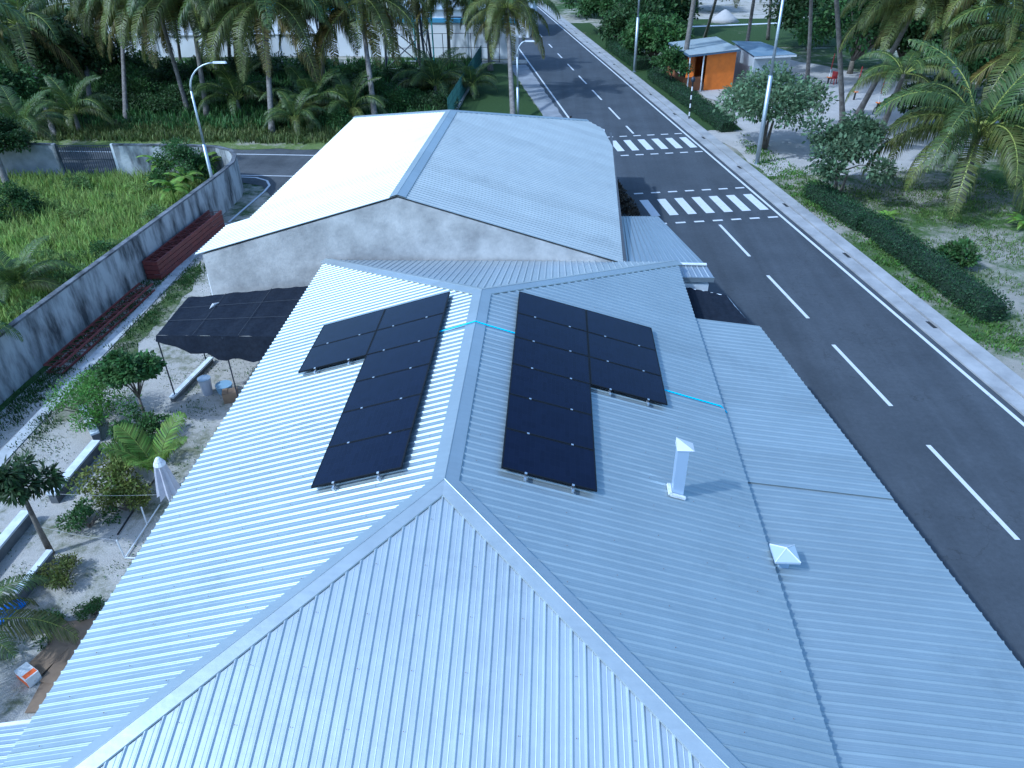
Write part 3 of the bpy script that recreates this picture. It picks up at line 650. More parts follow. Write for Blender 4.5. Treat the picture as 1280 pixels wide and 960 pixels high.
FKIND['sprout'] = [frond_mesh('frond', 4.0, 1.25, 1.0, 1.3, 44, w=.085, m_=[RACHIS, leafm('sprout_leaf', (.14, .24, .04), (.24, .32, .07), .5)], seed=90 + v, hang=.12) for v in range(2)]
def palm(base, crown, label, cat='palm tree', size=1., nf=20, group=None, kinds=None, r=.13, curve=.0, coconuts=0, seed=0, skirt=True, name='palm_tree'):
    rr = random.Random(seed * 13 + 5); base = Vector(base); crown = Vector(crown)
    t = thing(name, label, cat, base, 0, group); C = crown - base; L = C.length
    if L > .5:
        b = MB(); pts = []; rad = []; K = 14; side = Vector((rr.uniform(-1, 1), rr.uniform(-1, 1), 0)) * curve
        for i in range(K + 1):
            u = i / K; pts.append(Vector((0, 0, -.1)).lerp(C, u) + side * math.sin(math.pi * u) * L * .1); rad.append(r * (1.35 - .55 * u + .45 * max(0, 1 - u * 9)))
        b.tube(pts, rad, 9); b.build('trunk', BARK, t, smooth=True)
    seq = kinds or (['up'] * 3 + ['hi'] * 5 + ['mid'] * 5 + ['low'] * 4 + ['hang'] * 3)
    for i in range(nf):
        k = seq[i % len(seq)] if nf == len(seq) else seq[int(i * len(seq) / nf)]
        me = FKIND[k][rr.randrange(2)]
        a = i * 2.39996 + rr.uniform(-.25, .25); s = size * (1.12 if L > 3 else .82) * rr.uniform(.85, 1.08)
        link(me, 'frond', t, C + Vector((math.cos(a), math.sin(a), rr.uniform(-.15, .1))) * .12 * size, (0, 0, a), s)
    for i in range(coconuts):
        a = rr.uniform(0, 6.28); bm = MB(); P = C + Vector((math.cos(a) * .28, math.sin(a) * .28, -.35 - rr.uniform(0, .3)))
        bm.tube([P + Vector((0, 0, .13)), P + Vector((0, 0, .07)), P, P - Vector((0, 0, .08)), P - Vector((0, 0, .13))], [.02, .09, .12, .085, .02], 8)
        bm.build('coconut', COCOM, t, smooth=True)
    return t
COCOM = mat('coconut_husk', (.22, .24, .06), .5, 0, (.28, .22, .08), 3)
def vert_at(px, py, bx, by):
    """height above (bx,by) seen at pixel row py"""
    d = fw * FPX + RX * (px - 640) + UY * (480 - py); hh = d.x * d.x + d.y * d.y; k = ((bx - CAM.x) * d.x + (by - CAM.y) * d.y) / hh
    return CAM.z + d.z * k

_crn = {}
def leaf_cloud(key, rad, n, leaf, lm, seed, blobs=14, flat=.8, elong=1.8, droop=.2):
    """tree crown: leaf clumps on twigs through the volume, gaps between the clumps"""
    if key in _crn: return _crn[key]
    rr = np.random.default_rng(seed); V = []; 
    cen = []
    for i in range(blobs):
        d = rr.normal(size=3); d /= np.linalg.norm(d); d[2] = abs(d[2]) * 1.1 - .35; rr_ = rr.uniform(.45, .95); cen.append(d * np.array([1, 1, flat]) * rr_ * rad)
    cen = np.array(cen); cr = rr.uniform(.24, .42, blobs) * rad
    k = rr.integers(0, blobs, n); d = rr.normal(size=(n, 3)); d /= np.linalg.norm(d, axis=1)[:, None]
    P = cen[k] + d * (cr[k] * rr.uniform(.35, 1.06, n) )[:, None] * np.array([1, 1, .75])
    # leaf axes
    ax = d + rr.normal(size=(n, 3)) * .6; ax[:, 2] -= droop; ax /= np.linalg.norm(ax, axis=1)[:, None]
    sd_ = np.cross(ax, rr.normal(size=(n, 3)) * .45 + np.array([0, 0, 1.])); sd_ /= np.linalg.norm(sd_, axis=1)[:, None] + 1e-9
    l = leaf * rr.uniform(.6, 1.25, n)[:, None]; w_ = l / elong
    V = np.stack([P, P + ax * l * .5 + sd_ * w_ * .5, P + ax * l, P + ax * l * .5 - sd_ * w_ * .5], 1).reshape(-1, 3)
    F = np.arange(4 * n).reshape(n, 4)
    _crn[key] = (npmesh('crown', V, F, lm), cen); return _crn[key]
def tree(base, h, rad, key, label, cat='tree', n=5000, leaf=.16, lm=LF_MID, group=None, blobs=14, flat=.75, seed=1, name='broadleaf_tree', trunk=.10, droop=.2, stems=1, elong=1.8, th=None):
    me, cen = leaf_cloud((key, rad if key is None else 0), 1., n, leaf / rad, lm, seed, blobs, flat, elong, droop)
    rr = random.Random(seed * 7 + int(base[0] * 10)); t = thing(name, label, cat, (base[0], base[1], 0), 0, group)
    cz = h - rad * flat * .95 if th is None else th
    rz = rr.uniform(0, 6.28); cc_ = Vector((rr.uniform(-.1, .1) * rad, rr.uniform(-.1, .1) * rad, cz))
    o = link(me, 'crown', t, cc_, (0, 0, rz), (rad, rad, rad * rr.uniform(.92, 1.08)))
    b = MB(); fork = Vector((0, 0, max(.25, cz - rad * flat * .75)))
    for s in range(stems):
        off = Vector((rr.uniform(-.1, .1), rr.uniform(-.1, .1), 0)) * (1 if stems > 1 else 0); b.tube([Vector((0, 0, -.1)) + off, fork * .5 + off * 2 + Vector((rr.uniform(-.05, .05), 0, 0)), fork + off * 3], [trunk * 1.3, trunk, trunk * .8], 8)
    Rz = Matrix.Rotation(rz, 3, 'Z')
    for c in cen[::2]:
        e = cc_ + Rz @ Vector(c) * rad * .85; mpt = fork.lerp(e, .5) + Vector((0, 0, .08 * rad)); b.tube([fork, mpt, e], [trunk * .6, trunk * .32, trunk * .12], 5)
    b.build('trunk', BARK2, t, smooth=True); return t
def bush(base, h, rad, key, label, lm=LF_MID, n=2500, leaf=.1, cat='bush', group=None, seed=1, name='bush', blobs=9, elong=1.8):
    me, cen = leaf_cloud((key, 'b'), 1., n, leaf / rad, lm, seed, blobs, h / rad * .62, elong, 0.)
    rr = random.Random(seed + int(base[0] * 7 + base[1] * 3)); t = thing(name, label, cat, (base[0], base[1], 0), 0, group)
    link(me, 'foliage', t, (0, 0, h * .42), (0, 0, rr.uniform(0, 6.28)), rad)
    b = MB()
    for c in cen[::2]: b.tube([(0, 0, -.05), Vector(c) * rad * .4 + Vector((0, 0, h * .2)), Vector(c) * rad * .9 + Vector((0, 0, h * .42))], [.03, .02, .008], 5)
    b.build('stem', BARK2, t); return t

# --- the palms ------------------------------------------------------------
G1 = 'palms beyond the side road'; G2 = 'palms on the far right side of the road'
def P(pb, pc, z, label, **k):
    B = at(*pb, 0); C = at(*pc, z)
    if k.get('group') == G1: k['size'] = k.get('size', 1) * 1.22
    palm((B.x, B.y, 0), C, label, **k)
std = ['up'] * 2 + ['hi'] * 5 + ['mid'] * 7 + ['low'] * 8 + ['hang'] * 7
P((113, 138), (100, 5), 6.3, 'palm with long yellow-tipped drooping fronds over the dark thicket, far left', size=.92, nf=17, kinds=['up'] * 1 + ['hi'] * 4 + ['mid'] * 5 + ['low'] * 4 + ['hang'] * 3, seed=1, group=G1, r=.15)
P((157, 152), (150, -8), 7.2, 'leaning palm just right of the yellow-tipped palm, far left', size=.9, nf=29, kinds=std, seed=2, group=G1)
P((340, 168), (330, 2), 7.3, 'tall slim palm standing at the grassy edge of the side road', size=1.0, nf=29, kinds=std, seed=3, group=G1, r=.15)
P((470, 158), (450, -2), 7.0, 'palm with a heavy skirt of golden drooping fronds behind the gabled roof', size=1.02, nf=26, kinds=['up'] * 2 + ['hi'] * 4 + ['mid'] * 4 + ['low'] * 7 + ['hang'] * 9, seed=4, group=G1, r=.16)
P((642, 160), (634, 10), 6.2, 'yellowing palm beside the left edge of the main road', size=.82, nf=29, kinds=std, seed=5, r=.15, group='palms on the lawn')
P((613, 88), (609, -8), 6.1, 'thick-trunked palm behind the yellowing palm, near the white wall', size=.8, nf=27, kinds=std, seed=6, r=.17, group='palms on the lawn')
P((562, 82), (558, -12), 6.4, 'straight palm in front of the white wall, right of the steel tower', size=.85, nf=27, kinds=std, seed=7, group=G1)
P((525, 84), (517, -35), 8, 'dark palm trunk immediately right of the steel tower legs', size=.8, nf=25, kinds=std, seed=8, group=G1, r=.12)
P((405, 110), (398, -6), 7, 'dark palm left of the golden-skirted palm', size=.9, nf=27, kinds=std, seed=9, group=G1)
P((236, 142), (192, -10), 7.8, 'dark curving palm, left of the pair with trunks crossing the white wall', size=.95, nf=27, kinds=std, seed=10, group=G1)
P((259, 145), (236, -12), 8.0, 'leaning palm whose trunk passes left of the curved street lamp', size=.95, nf=27, kinds=std, seed=11, group=G1, r=.15)
P((226, 80), (214, -12), 6.6, 'thin palm standing right at the white wall', size=.8, nf=25, kinds=std, seed=12, group=G1, r=.11)
P((250, 78), (262, -10), 6.6, 'thin palm by the white wall, next right of the thinnest one', size=.8, nf=25, kinds=std, seed=13, group=G1, r=.11)
P((287, 78), (283, -8), 6.6, 'palm against the white wall, left of the palm at the road edge', size=.85, nf=25, kinds=std, seed=14, group=G1, r=.13)
P((70, 175), (22, 30), 5.8, 'palm with grey hanging fronds in the thicket at the left border', size=1.0, nf=15, kinds=std, seed=15, group=G1)
P((14, 245), (-70, 20), 8.5, 'palm trunk rising at the left border beside the tall grass', size=.8, nf=25, kinds=std, seed=16)
low = ['up'] * 4 + ['hi'] * 5 + ['mid'] * 5 + ['low'] * 2
GS = 'young stemless palms in the thicket'
for i, (px, py, s, z, lb) in enumerate([(300, 142, .95, 1.0, 'low arching palm to the right of the curved street lamp'), (392, 150, 1.0, .9, 'dark stemless palm behind the side road, right of the slim palm'),
        (372, 165, .7, .8, 'pale arching young palm at the edge of the side road'), (545, 120, 1.0, .8, 'dark spiky young palm behind the gabled roof'), (440, 150, .9, .6, 'dark young palm beneath the golden-skirted palm'),
        (590, 118, .7, .6, 'small young palm beside the green mesh fence'), (100, 165, .9, 1.2, 'young palm arching over the wall left of the gate'), (40, 195, .9, 1.4, 'dense young palm in the corner of the overgrown yard')]):
    B = at(px, py, 0); palm((B.x, B.y, 0), (B.x, B.y, z), lb, size=s, nf=15, kinds=low, seed=30 + i, group=GS)
# left yard
B = at(28, 375, 0); palm((B.x, B.y, 0), (B.x, B.y, .5), 'young palm with upright fronds in the bright grass against the boundary wall', size=.62, nf=14, kinds=['up'] * 6 + ['hi'] * 5 + ['mid'] * 3, seed=50)
B = Vector((-16.9, 9.4, 0)); palm(B, B + Vector((0, 0, 2.0)), 'palm reaching its lower frond over the boundary wall at the left border', size=.62, nf=14, kinds=['hi'] * 4 + ['mid'] * 5 + ['low'] * 5, seed=51)
B = at(205, 612, 0); palm((B.x, B.y, 0), (B.x, B.y, .55), 'light green coconut seedling palm behind the folded umbrella', size=.52, nf=6, kinds=['sprout'] * 6, seed=52, r=.08)
B = Vector((-9.95, -.35, 0)); palm((B.x, B.y, 0), (B.x, B.y, .9), 'palm with splayed fronds beside the cardboard at the lower left corner', size=.62, nf=13, kinds=['up'] * 1 + ['hi'] * 5 + ['mid'] * 5 + ['low'] * 2, seed=53, r=.12)
# right side palms
C_ = at(1222, 166, 3.3); palm((C_.x + .1, C_.y - .1, 0), C_, 'large spreading palm above the shaded garden, right border', size=1.05, nf=30, kinds=['up'] * 2 + ['hi'] * 8 + ['mid'] * 11 + ['low'] * 9, seed=60, r=.2, group=G2)
P((1072, 142), (1146, 8), 7.2, 'leaning coconut palm bearing a cluster of green coconuts', size=1.0, nf=22, kinds=['up'] * 3 + ['hi'] * 6 + ['mid'] * 7 + ['low'] * 6, seed=61, coconuts=9, r=.15, group=G2)
P((1096, 176), (1130, 92), 4.6, 'grey leaning trunk palm between the striped posts and the large spreading palm', size=.62, nf=12, kinds=['hi'] * 4 + ['mid'] * 5 + ['low'] * 3, seed=62, r=.15, group=G2)
P((1054, 158), (1036, -110), 12, 'tall palm with a bowed grey trunk between the two pale trees', size=1.0, nf=19, kinds=std, seed=63, curve=.6, group=G2)
P((1009, 104), (1014, -100), 11.3, 'slender curved palm left of the bowed grey trunk', size=1.0, nf=19, kinds=std, seed=64, curve=.8, group=G2, r=.12)
P((851, 108), (878, -70), 9.8, 'palm growing through the front edge of the orange shack roof', size=.95, nf=19, kinds=std, seed=65, group=G2, r=.17)
P((880, 50), (912, -60), 8.8, 'palm behind the orange shack on the far lawn', size=.95, nf=19, kinds=std, seed=66, group=G2)
P((930, 78), (955, -80), 10, 'palm between the orange shack and the flat blue roof', size=.9, nf=19, kinds=std, seed=67, group=G2)
P((960, 50), (970, -85), 9.7, 'pale trunked palm behind the flat blue roof', size=.9, nf=19, kinds=std, seed=68, group=G2)
P((815, 30), (822, -60), 7.8, 'grey palm trunk rising behind the roadside trees', size=.8, nf=19, kinds=std, seed=69, group=G2, r=.11)
P((1232, 70), (1262, -30), 9, 'palm silhouetted against the water in the upper right corner', size=1., nf=19, kinds=std, seed=70, group=G2)
P((1290, 190), (1298, 55), 6, 'palm cut off by the right border above the spreading palm', size=1.05, nf=19, kinds=std, seed=71, group=G2)
P((1180, 110), (1186, -10), 8, 'dark palm behind the coconut-bearing palm', size=1., nf=19, kinds=std, seed=72, group=G2)

# --- broadleaf trees --------------------------------------------------------
GT = 'young pale-leaved trees by the hedge'
tree(at(955, 186, 0), 4.4, 3.1, 'pale1', 'broad pale-leaved tree beside the tall street light post, in front of the shack', n=7500, leaf=.26, lm=LF_PALE, group=GT, blobs=22, flat=.52, seed=3, stems=3, trunk=.09)
tree(at(1046, 243, 0), 3.9, 2.35, 'pale2', 'bushy pale-leaved tree growing behind the near end of the hedge', n=7000, leaf=.24, lm=LF_PALE, group=GT, blobs=18, flat=.68, seed=4, stems=3, trunk=.07)
tree(at(838, 112, 0), 3.2, 1.7, 'mid1', 'small green tree standing at the corner of the orange shack', n=4000, leaf=.22, lm=LF_MID, seed=5, trunk=.06)
tree(at(920, 138, 0), 2.0, .8, 'pale2', 'slender sapling between the hedge and the sandy clearing', n=7000, leaf=.24, lm=LF_PALE, seed=6, trunk=.03)
GD = 'dark trees behind the sandy clearing'
for i, (px, py, h, r_, lb) in enumerate([(1062, 92, 7.6, 5.0, 'large dark glossy tree over the clearing, behind the bowed palm'), (1010, 62, 8, 4.2, 'dark tree behind the flat blue roof'),
        (1125, 92, 7.5, 4.2, 'dark tree behind the striped posts'), (1200, 122, 6.8, 3.9, 'dark tree directly behind the large spreading palm'), (1275, 110, 7, 4.2, 'dark tree at the right border below the water'),
        (1155, 160, 3.2, 2.2, 'dark low tree between the leaning trunk and the spreading palm'), (870, 14, 6, 4.2, 'dark tree line clump above the far lawn, left part'), (985, 8, 6, 4.5, 'dark tree line clump above the far lawn, right part')]):
    q = at(px, py, 0); tree(q, h, r_, 'dark%d' % (i % 3), lb, n=9000, leaf=.42, lm=LF_MID if i == 0 else LF_DARK, group=GD, blobs=26, flat=.8, th=r_ * .8, seed=10 + i % 3, trunk=.22)
GR = 'trees along the right edge of the far road'
for i, (px, py, h, r_, lb) in enumerate([(786, 84, 4.6, 2.8, 'first roadside tree, nearest the far lamp post'), (762, 62, 5.0, 3.0, 'roadside tree beyond the far lamp post'), (742, 42, 5.2, 3.2, 'third dark roadside tree, where the verge narrows'), (722, 20, 5.5, 3.4, 'roadside tree near the top edge of the picture'),
        (704, 2, 6, 3.6, 'roadside tree farthest up the road'), (820, 78, 4.6, 2.9, 'green tree left of the orange shack'), (800, 48, 5.5, 3.6, 'green tree behind the roadside row'), (835, 42, 5.2, 3.4, 'green tree above the left end of the shack roof'), (775, 22, 6, 3.8, 'tall green tree at the top edge behind the roadside row'), (820, 8, 6, 3.8, 'top edge tree right of the grey palm trunk')]):
    q = at(px, py, 0); tree((max(q.x, road_x(q.y, 4.9 + r_ * .8)), q.y), h, r_, 'road%d' % (i % 3), lb, n=7500, leaf=.36, lm=[LF_MID, LF_DARK, LF_MID][i % 3], group=GR, blobs=24, flat=.78, th=r_ * .8, seed=20 + i % 3, trunk=.14)
GL_ = 'dark trees in the left thicket'
for i, (px, py, h, r_, lb) in enumerate([(20, 160, 5.5, 3.4, 'dark tree behind the grey wall at the left border'), (75, 130, 6.0, 3.6, 'dark tree under the yellow-tipped palm'), (40, 90, 7, 4.4, 'high dark tree in the upper left corner'), (150, 62, 7, 4.2, 'dark tree hiding the left end of the white wall'),
        (130, 100, 4.0, 2.8, 'rounded dark tree between the two left palms'), (0, 225, 3.8, 1.9, 'leafy tree beside the palm trunk at the left border'), (-40, 120, 7, 4.5, 'dark tree cut off by the left border'), (215, 6, 7, 4.6, 'black-green tree above the white wall'), (290, 2, 6, 3.8, 'dark tree behind the left part of the white wall')]):
    q = at(px, py, 0); tree(q, h, r_, 'dark%d' % (i % 3), lb, n=9000, leaf=.42, lm=LF_DARK, group=GL_, blobs=26, flat=.8, seed=10 + i % 3, trunk=.2)
# understorey bushes
GU = 'bushes in the undergrowth between the side road and the white wall'
ub = [(185, 92, 2.6), (215, 105, 2.4), (250, 98, 2.3), (285, 95, 2.0), (180, 125, 2.3), (215, 138, 2.0), (245, 122, 2.0), (275, 130, 1.7), (315, 120, 2.0), (360, 130, 2.0), (410, 140, 2.1), (425, 120, 2.2), (505, 135, 1.8), (525, 112, 1.9), (475, 120, 1.8), (330, 95, 2.4), (380, 92, 2.5), (140, 140, 2.0), (160, 112, 2.4), (350, 158, 1.2), (430, 158, 1.6), (545, 138, 1.6), (455, 100, 2.2), (500, 98, 1.5)]
ORD10 = ['first', 'second', 'third', 'fourth', 'fifth', 'sixth', 'seventh', 'eighth', 'ninth', 'tenth', 'eleventh', 'twelfth', 'thirteenth']
wd = ['low', 'tangled', 'dense', 'rounded', 'spreading', 'scraggly']
rowof = lambda py: 'back' if py <= 100 else ('middle' if py <= 124 else 'front')
for i, (px, py, s) in enumerate(ub):
    rk = sorted(p[0] for p in ub if rowof(p[1]) == rowof(py)).index(px); q = at(px, py, 0); o = bush(q, s * .8, s, 'und%d' % (i % 2), f'wild bush behind the side road, {ORD10[rk]} from the left in the {rowof(py)} row', [LF_MID, LF_DARK][i % 2], 3500, .24, group=GU, seed=40 + i % 2, blobs=14)
# left-yard bushes and plants
bush((-18.4, 29.6), 2.7, 1.9, 'yb', 'large dark bush by the foot of the curved street lamp, inside the yard', LF_MID, 5000, .16, seed=50, blobs=16)
bush(at(20, 275, 0), 1.7, 1.5, 'yb', 'leafy green bush at the left border of the overgrown yard', LF_MID, 5000, .16, seed=51)
bush(at(140, 330, 0), 1.0, 1.3, 'yc', 'low dark shrub against the yard side of the boundary wall', LF_MID, 3000, .10, seed=52)
BAN = leafm('banana_leaf', (.10, .20, .025), (.20, .28, .045), .35)
def bigleaf(base, n, L, label, name='banana_plant', h=.8, seed=0, M=None, w=.16):
    rr = random.Random(seed); t = thing(name, label, 'plant', (base[0], base[1], 0)); b = MB(); b.tube([(0, 0, -.05), (0, 0, h * .5), (0, 0, h)], [.06, .05, .03], 7); b.build('stem', BAN, t)
    for i in range(n):
        a = i * 2.4 + rr.uniform(-.3, .3); el = rr.uniform(.5, 1.1); lb = MB(); K = 7; L_ = L * rr.uniform(.8, 1.1); P_ = Vector((0, 0, h * rr.uniform(.6, 1))); prev = None
        for k in range(K + 1):
            u = k / K; ww = w * L * math.sin(math.pi * min(1, .08 + u * .9)) + .005; e = el - 1.7 * u; sd_ = Vector((-math.sin(a), math.cos(a), 0))
            row = (P_ + sd_ * ww - Vector((0, 0, ww * .3)), P_.copy(), P_ - sd_ * ww - Vector((0, 0, ww * .3)))
            if prev: lb.quad(prev[0], row[0], row[1], prev[1]); lb.quad(prev[1], row[1], row[2], prev[2])
            prev = row; P_ = P_ + Vector((math.cos(a) * math.cos(e), math.sin(a) * math.cos(e), math.sin(e))) * L_ / K
        lb.build('leaf', M or BAN, t)
    return t
for i, (px, py, lb) in enumerate([(208, 232, 'broad-leaved yellow-green plant left of the lamp foot'), (238, 246, 'yellow-green broad-leaved plant leaning over the wall below the lamp'), (262, 228, 'broad-leaved plant whose leaves touch the lamp post'), (222, 262, 'lowest yellow-green broad-leaved plant along the wall')]):
    q = at(px, py, 0); q.x = min(q.x, -15.6); bigleaf(q, 9, 1.3, lb, seed=i, h=1.3)
# near left: planter plants
tree((-10.35, 8.15), 2.9, .78, 'glossy', 'narrow glossy-leaved tree in front of the black shade canopy', n=6500, leaf=.15, lm=LF_MID, seed=60, blobs=22, flat=1.5, trunk=.045, th=1.75)
bush((-10.1, 7.3), 1.0, .75, 'gl2', 'tangle of glossy creepers below the narrow tree', LF_MID, 2200, .11, seed=61)
bush((-11.9, 8.35), 1.7, 1.25, 'feather', 'bright feathery shrub spilling over the low white wall', LF_BRIGHT, 5200, .09, seed=62, blobs=20, elong=2.2)
tree((-10.15, 2.75), 2.75, .72, 'mango', 'small round dark tree with a bare leaning trunk by the low wall', n=1900, leaf=.24, lm=LF_DARK, seed=63, blobs=14, flat=.8, trunk=.06, droop=.6, elong=3.6)
bush((-9.55, 5.0), 1.15, .95, 'yel', 'yellow-green flowering bush beside the low wall', LF_YEL, 2600, .10, seed=64, blobs=12)
bush((-9.05, 4.35), .75, .7, 'yel', 'small yellow-green bush at the foot of the clothes line', LF_YEL, 2600, .10, seed=65)
bush((-9.75, 3.7), .7, .6, 'low1', 'low dark green bush on the sandy yard', LF_MID, 1500, .08, seed=66)
bush((-9.35, 1.95), .55, .55, 'yel', 'round yellowish shrub beside the blue tarp', LF_YEL, 2600, .10, seed=67)
bush((-9.6, 6.2), .95, .7, 'gl2', 'leafy shrub between the seedling palm and the low wall', LF_MID, 2200, .11, seed=68)
bush((-9.0, .55), .35, .42, 'low1', 'small weed patch behind the cardboard', LF_MID, 1500, .08, seed=69)
bush((-8.2, 1.0), .22, .38, 'low1', 'low weeds at the edge of the house roof', LF_MID, 1500, .08, seed=70)
bush((-7.0, 11.6), .9 + 1.6, .5, 'vine', 'green climber poking up beside the eave and shade canopy', LF_BRIGHT, 900, .13, seed=71)
# right garden small plants
bush(at(1192, 333, 0), 1.1, .95, 'gl3', 'leafy shrub alone on the patchy grass behind the hedge', LF_MID, 1800, .2, seed=72)
bigleaf(at(1108, 278, 0), 10, .8, 'small yellow-green plant behind the hedge', 'garden_plant', .35, 9, None, .12)
bigleaf(at(1278, 285, 0), 10, .9, 'yellow-green plant at the right border', 'garden_plant', .4, 10, None, .12)
GB = 'dry shrubs beside the road under the gabled roof edge'
DRY = leafm('dry_leaf', (.02, .022, .018), (.10, .075, .05), .1)
for i, (px, py) in enumerate([(772, 236), (778, 246), (786, 256), (793, 266), (799, 276)]):
    q = at(px, py, .3); bush((q.x - .2, q.y), .9, .5, 'dry', f'{ordn[i]} dark dry shrub from the far end of the row by the road', DRY, 900, .12, group=GB, seed=73)
struct(line('wall_foot_line', [(road_x(30.5, -3.55), 30.5), (road_x(22, -3.55), 22)], .12, .012))

# --- hedges -----------------------------------------------------------------
def hedge(a, c, w, h, label, seed, group='clipped hedges along the right verge'):
    a = Vector((*a, 0)); c = Vector((*c, 0)); d = c - a; L = d.length; t = thing('hedge', label, 'hedge', a, math.atan2(d.y, d.x), group); rr = np.random.default_rng(seed)
    b = MB(); NX = int(L / .5) + 1
    prof = [(-w / 2 + .06, 0), (-w / 2 + .02, h * .5), (-w / 2 + .06, h * .88), (-w / 4, h * .97), (w / 4, h * .97), (w / 2 - .06, h * .88), (w / 2 - .02, h * .5), (w / 2 - .06, 0)]
    for i in range(NX + 1):
        f_ = (1 if 0 < i < NX else .85); wob = 1 + .05 * math.sin(i * 1.3 + seed) + .03 * math.sin(i * 3.1)
        for y, z in prof: b.v.append((L * i / NX, y * f_ * wob, z * f_ * (1 + .03 * math.sin(i * 2.1))))
    k = len(prof)
    for i in range(NX):
        for j in range(k - 1): b.f.append((i * k + j, (i + 1) * k + j, (i + 1) * k + j + 1, i * k + j + 1)); b.mi.append(0)
    b.f.append(tuple(range(k))); b.f.append(tuple(NX * k + j for j in range(k))[::-1]); b.mi += [0, 0]
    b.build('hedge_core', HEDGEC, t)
    n = int(L * (w + 2 * h) * 330); x = rr.uniform(-.05, L + .05, n); s = rr.uniform(-1, 1, n) * (w / 2 + h); y = np.clip(s, -w / 2, w / 2); z = np.where(np.abs(s) > w / 2, h - (np.abs(s) - w / 2), h)
    y = y * (1 + .05 * np.sin(x * 2.6 + seed)) ; z = z * (1 + .035 * np.sin(x * 4.2)); P_ = np.stack([x, y, z], 1) + rr.normal(size=(n, 3)) * .035
    nrm = np.stack([np.zeros(n), np.where(np.abs(s) > w / 2, np.sign(s), 0), np.where(np.abs(s) > w / 2, .15, 1)], 1)
    ne = int(w * h * 330); 
    for xe, sg_ in ((0, -1), (L, 1)):
        P_ = np.vstack([P_, np.stack([np.full(ne, xe), rr.uniform(-w / 2, w / 2, ne), rr.uniform(0, h, ne)], 1) + rr.normal(size=(ne, 3)) * .03]); nrm = np.vstack([nrm, np.tile([sg_, 0, .1], (ne, 1))])
    n = len(P_); ax = nrm * .7 + rr.normal(size=(n, 3)) * .6; ax /= np.linalg.norm(ax, axis=1)[:, None]; sd_ = np.cross(ax, rr.normal(size=(n, 3))); sd_ /= np.linalg.norm(sd_, axis=1)[:, None]; l = rr.uniform(.05, .11, n)[:, None]
    V = np.stack([P_, P_ + ax * l * .5 + sd_ * l * .3, P_ + ax * l, P_ + ax * l * .5 - sd_ * l * .3], 1).reshape(-1, 3)
    link(npmesh('foliage', V, np.arange(4 * n).reshape(n, 4), LF_HEDGE), 'foliage', t); return t
q1, q2 = at(1022, 250), at(1085, 298)
hedge((14.75, 28.3), (15.75, 23.7), 1.0, .72, 'short clipped hedge segment farther from the camera, behind the sandy verge', 1)
hedge((15.95, 23.6), (17.35, 15.0), 1.0, .76, 'long clipped dark hedge ending on the grass at the right', 2)
hedge((9.75, 57.5), (12.75, 40.5), 1.05, .75, 'long clipped hedge in front of the orange shack beside the black and white post', 3)
hedge((7.2, 72), (9.2, 61.0), 1.3, 1.0, 'dark hedge along the verge beyond the far lamp post', 4)

# --- grass ------------------------------------------------------------------
def blades(name, label, n, sampler, hmin, hmax, w, M, seed, cat='grass', clump=6, spread=.16, lean=.45):
    rr = np.random.default_rng(seed); nc = n // clump; C = sampler(rr, nc); C = np.repeat(C, clump, 0); n = len(C)
    P_ = np.concatenate([C + rr.normal(size=(n, 2)) * spread, np.zeros((n, 1))], 1); a = rr.uniform(0, 6.28, n); dr = np.stack([np.cos(a), np.sin(a), np.zeros(n)], 1); sdv = np.stack([-np.sin(a), np.cos(a), np.zeros(n)], 1)
    hc = np.repeat(rr.uniform(hmin, hmax, nc), clump) * rr.uniform(.7, 1.2, n); h = hc[:, None]; up = np.array([0, 0, 1.]); ww = w * rr.uniform(.6, 1.3, n)[:, None]; le = lean * rr.uniform(.2, 1.2, n)[:, None]
    m1 = P_ + up * h * .55 + dr * h * le * .3; tp = P_ + up * h * .92 + dr * h * le
    V = np.stack([P_ - sdv * ww * .5, P_ + sdv * ww * .5, m1 + sdv * ww * .5, m1 - sdv * ww * .5, tp + sdv * ww * .08, tp - sdv * ww * .08], 1).reshape(-1, 3)
    b_ = np.arange(n)[:, None] * 6; F = np.concatenate([b_ + np.array([0, 1, 2, 3]), b_ + np.array([3, 2, 4, 5])], 0)
    o = link(npmesh(name, V, F, M), name); tag(o, label, cat); o['kind'] = 'stuff'; return o
def box_s(x0, x1, y0, y1, keep=None, dens=None):
    def f(rr, n):
        out = np.zeros((0, 2))
        while len(out) < n:
            Q = np.stack([rr.uniform(x0, x1, n), rr.uniform(y0, y1, n)], 1)
            if dens: Q = Q[rr.uniform(0, 1, len(Q)) < dens(Q)]
            if keep is not None: Q = Q[keep(Q)]
            out = np.vstack([out, Q])
        return out[:n]
    return f
def patchy(fx, fy, b=.5): return lambda Q: np.clip(.5 + .5 * np.sin(Q[:, 0] * fx + 1.3 * np.sin(Q[:, 1] * fy)) * np.cos(Q[:, 1] * fy * 1.3 + Q[:, 0] * .7) + b - .5, .04, 1)
def yardx(Q): return (Q[:, 0] < -15.75 + .03 * (Q[:, 1] - 11)) & (Q[:, 0] > -34 + .0 * Q[:, 1]) & ((Q[:, 1] < 29.5) | (Q[:, 0] < -17.5))
blades('tall_grass', 'bright overgrown grass filling the walled yard on the left', 66000, box_s(-36, -15.2, 7, 31, yardx, patchy(.9, 1.1, .75)), .25, .75, .05, GRASS, 1)
for i in range(46):
    pass
rw = random.Random(5); WEED1 = leafm('weed_bright', (.22, .31, .07), (.32, .40, .12), .55); WEED2 = leafm('weed_mid', (.13, .22, .06), (.20, .28, .09), .5)
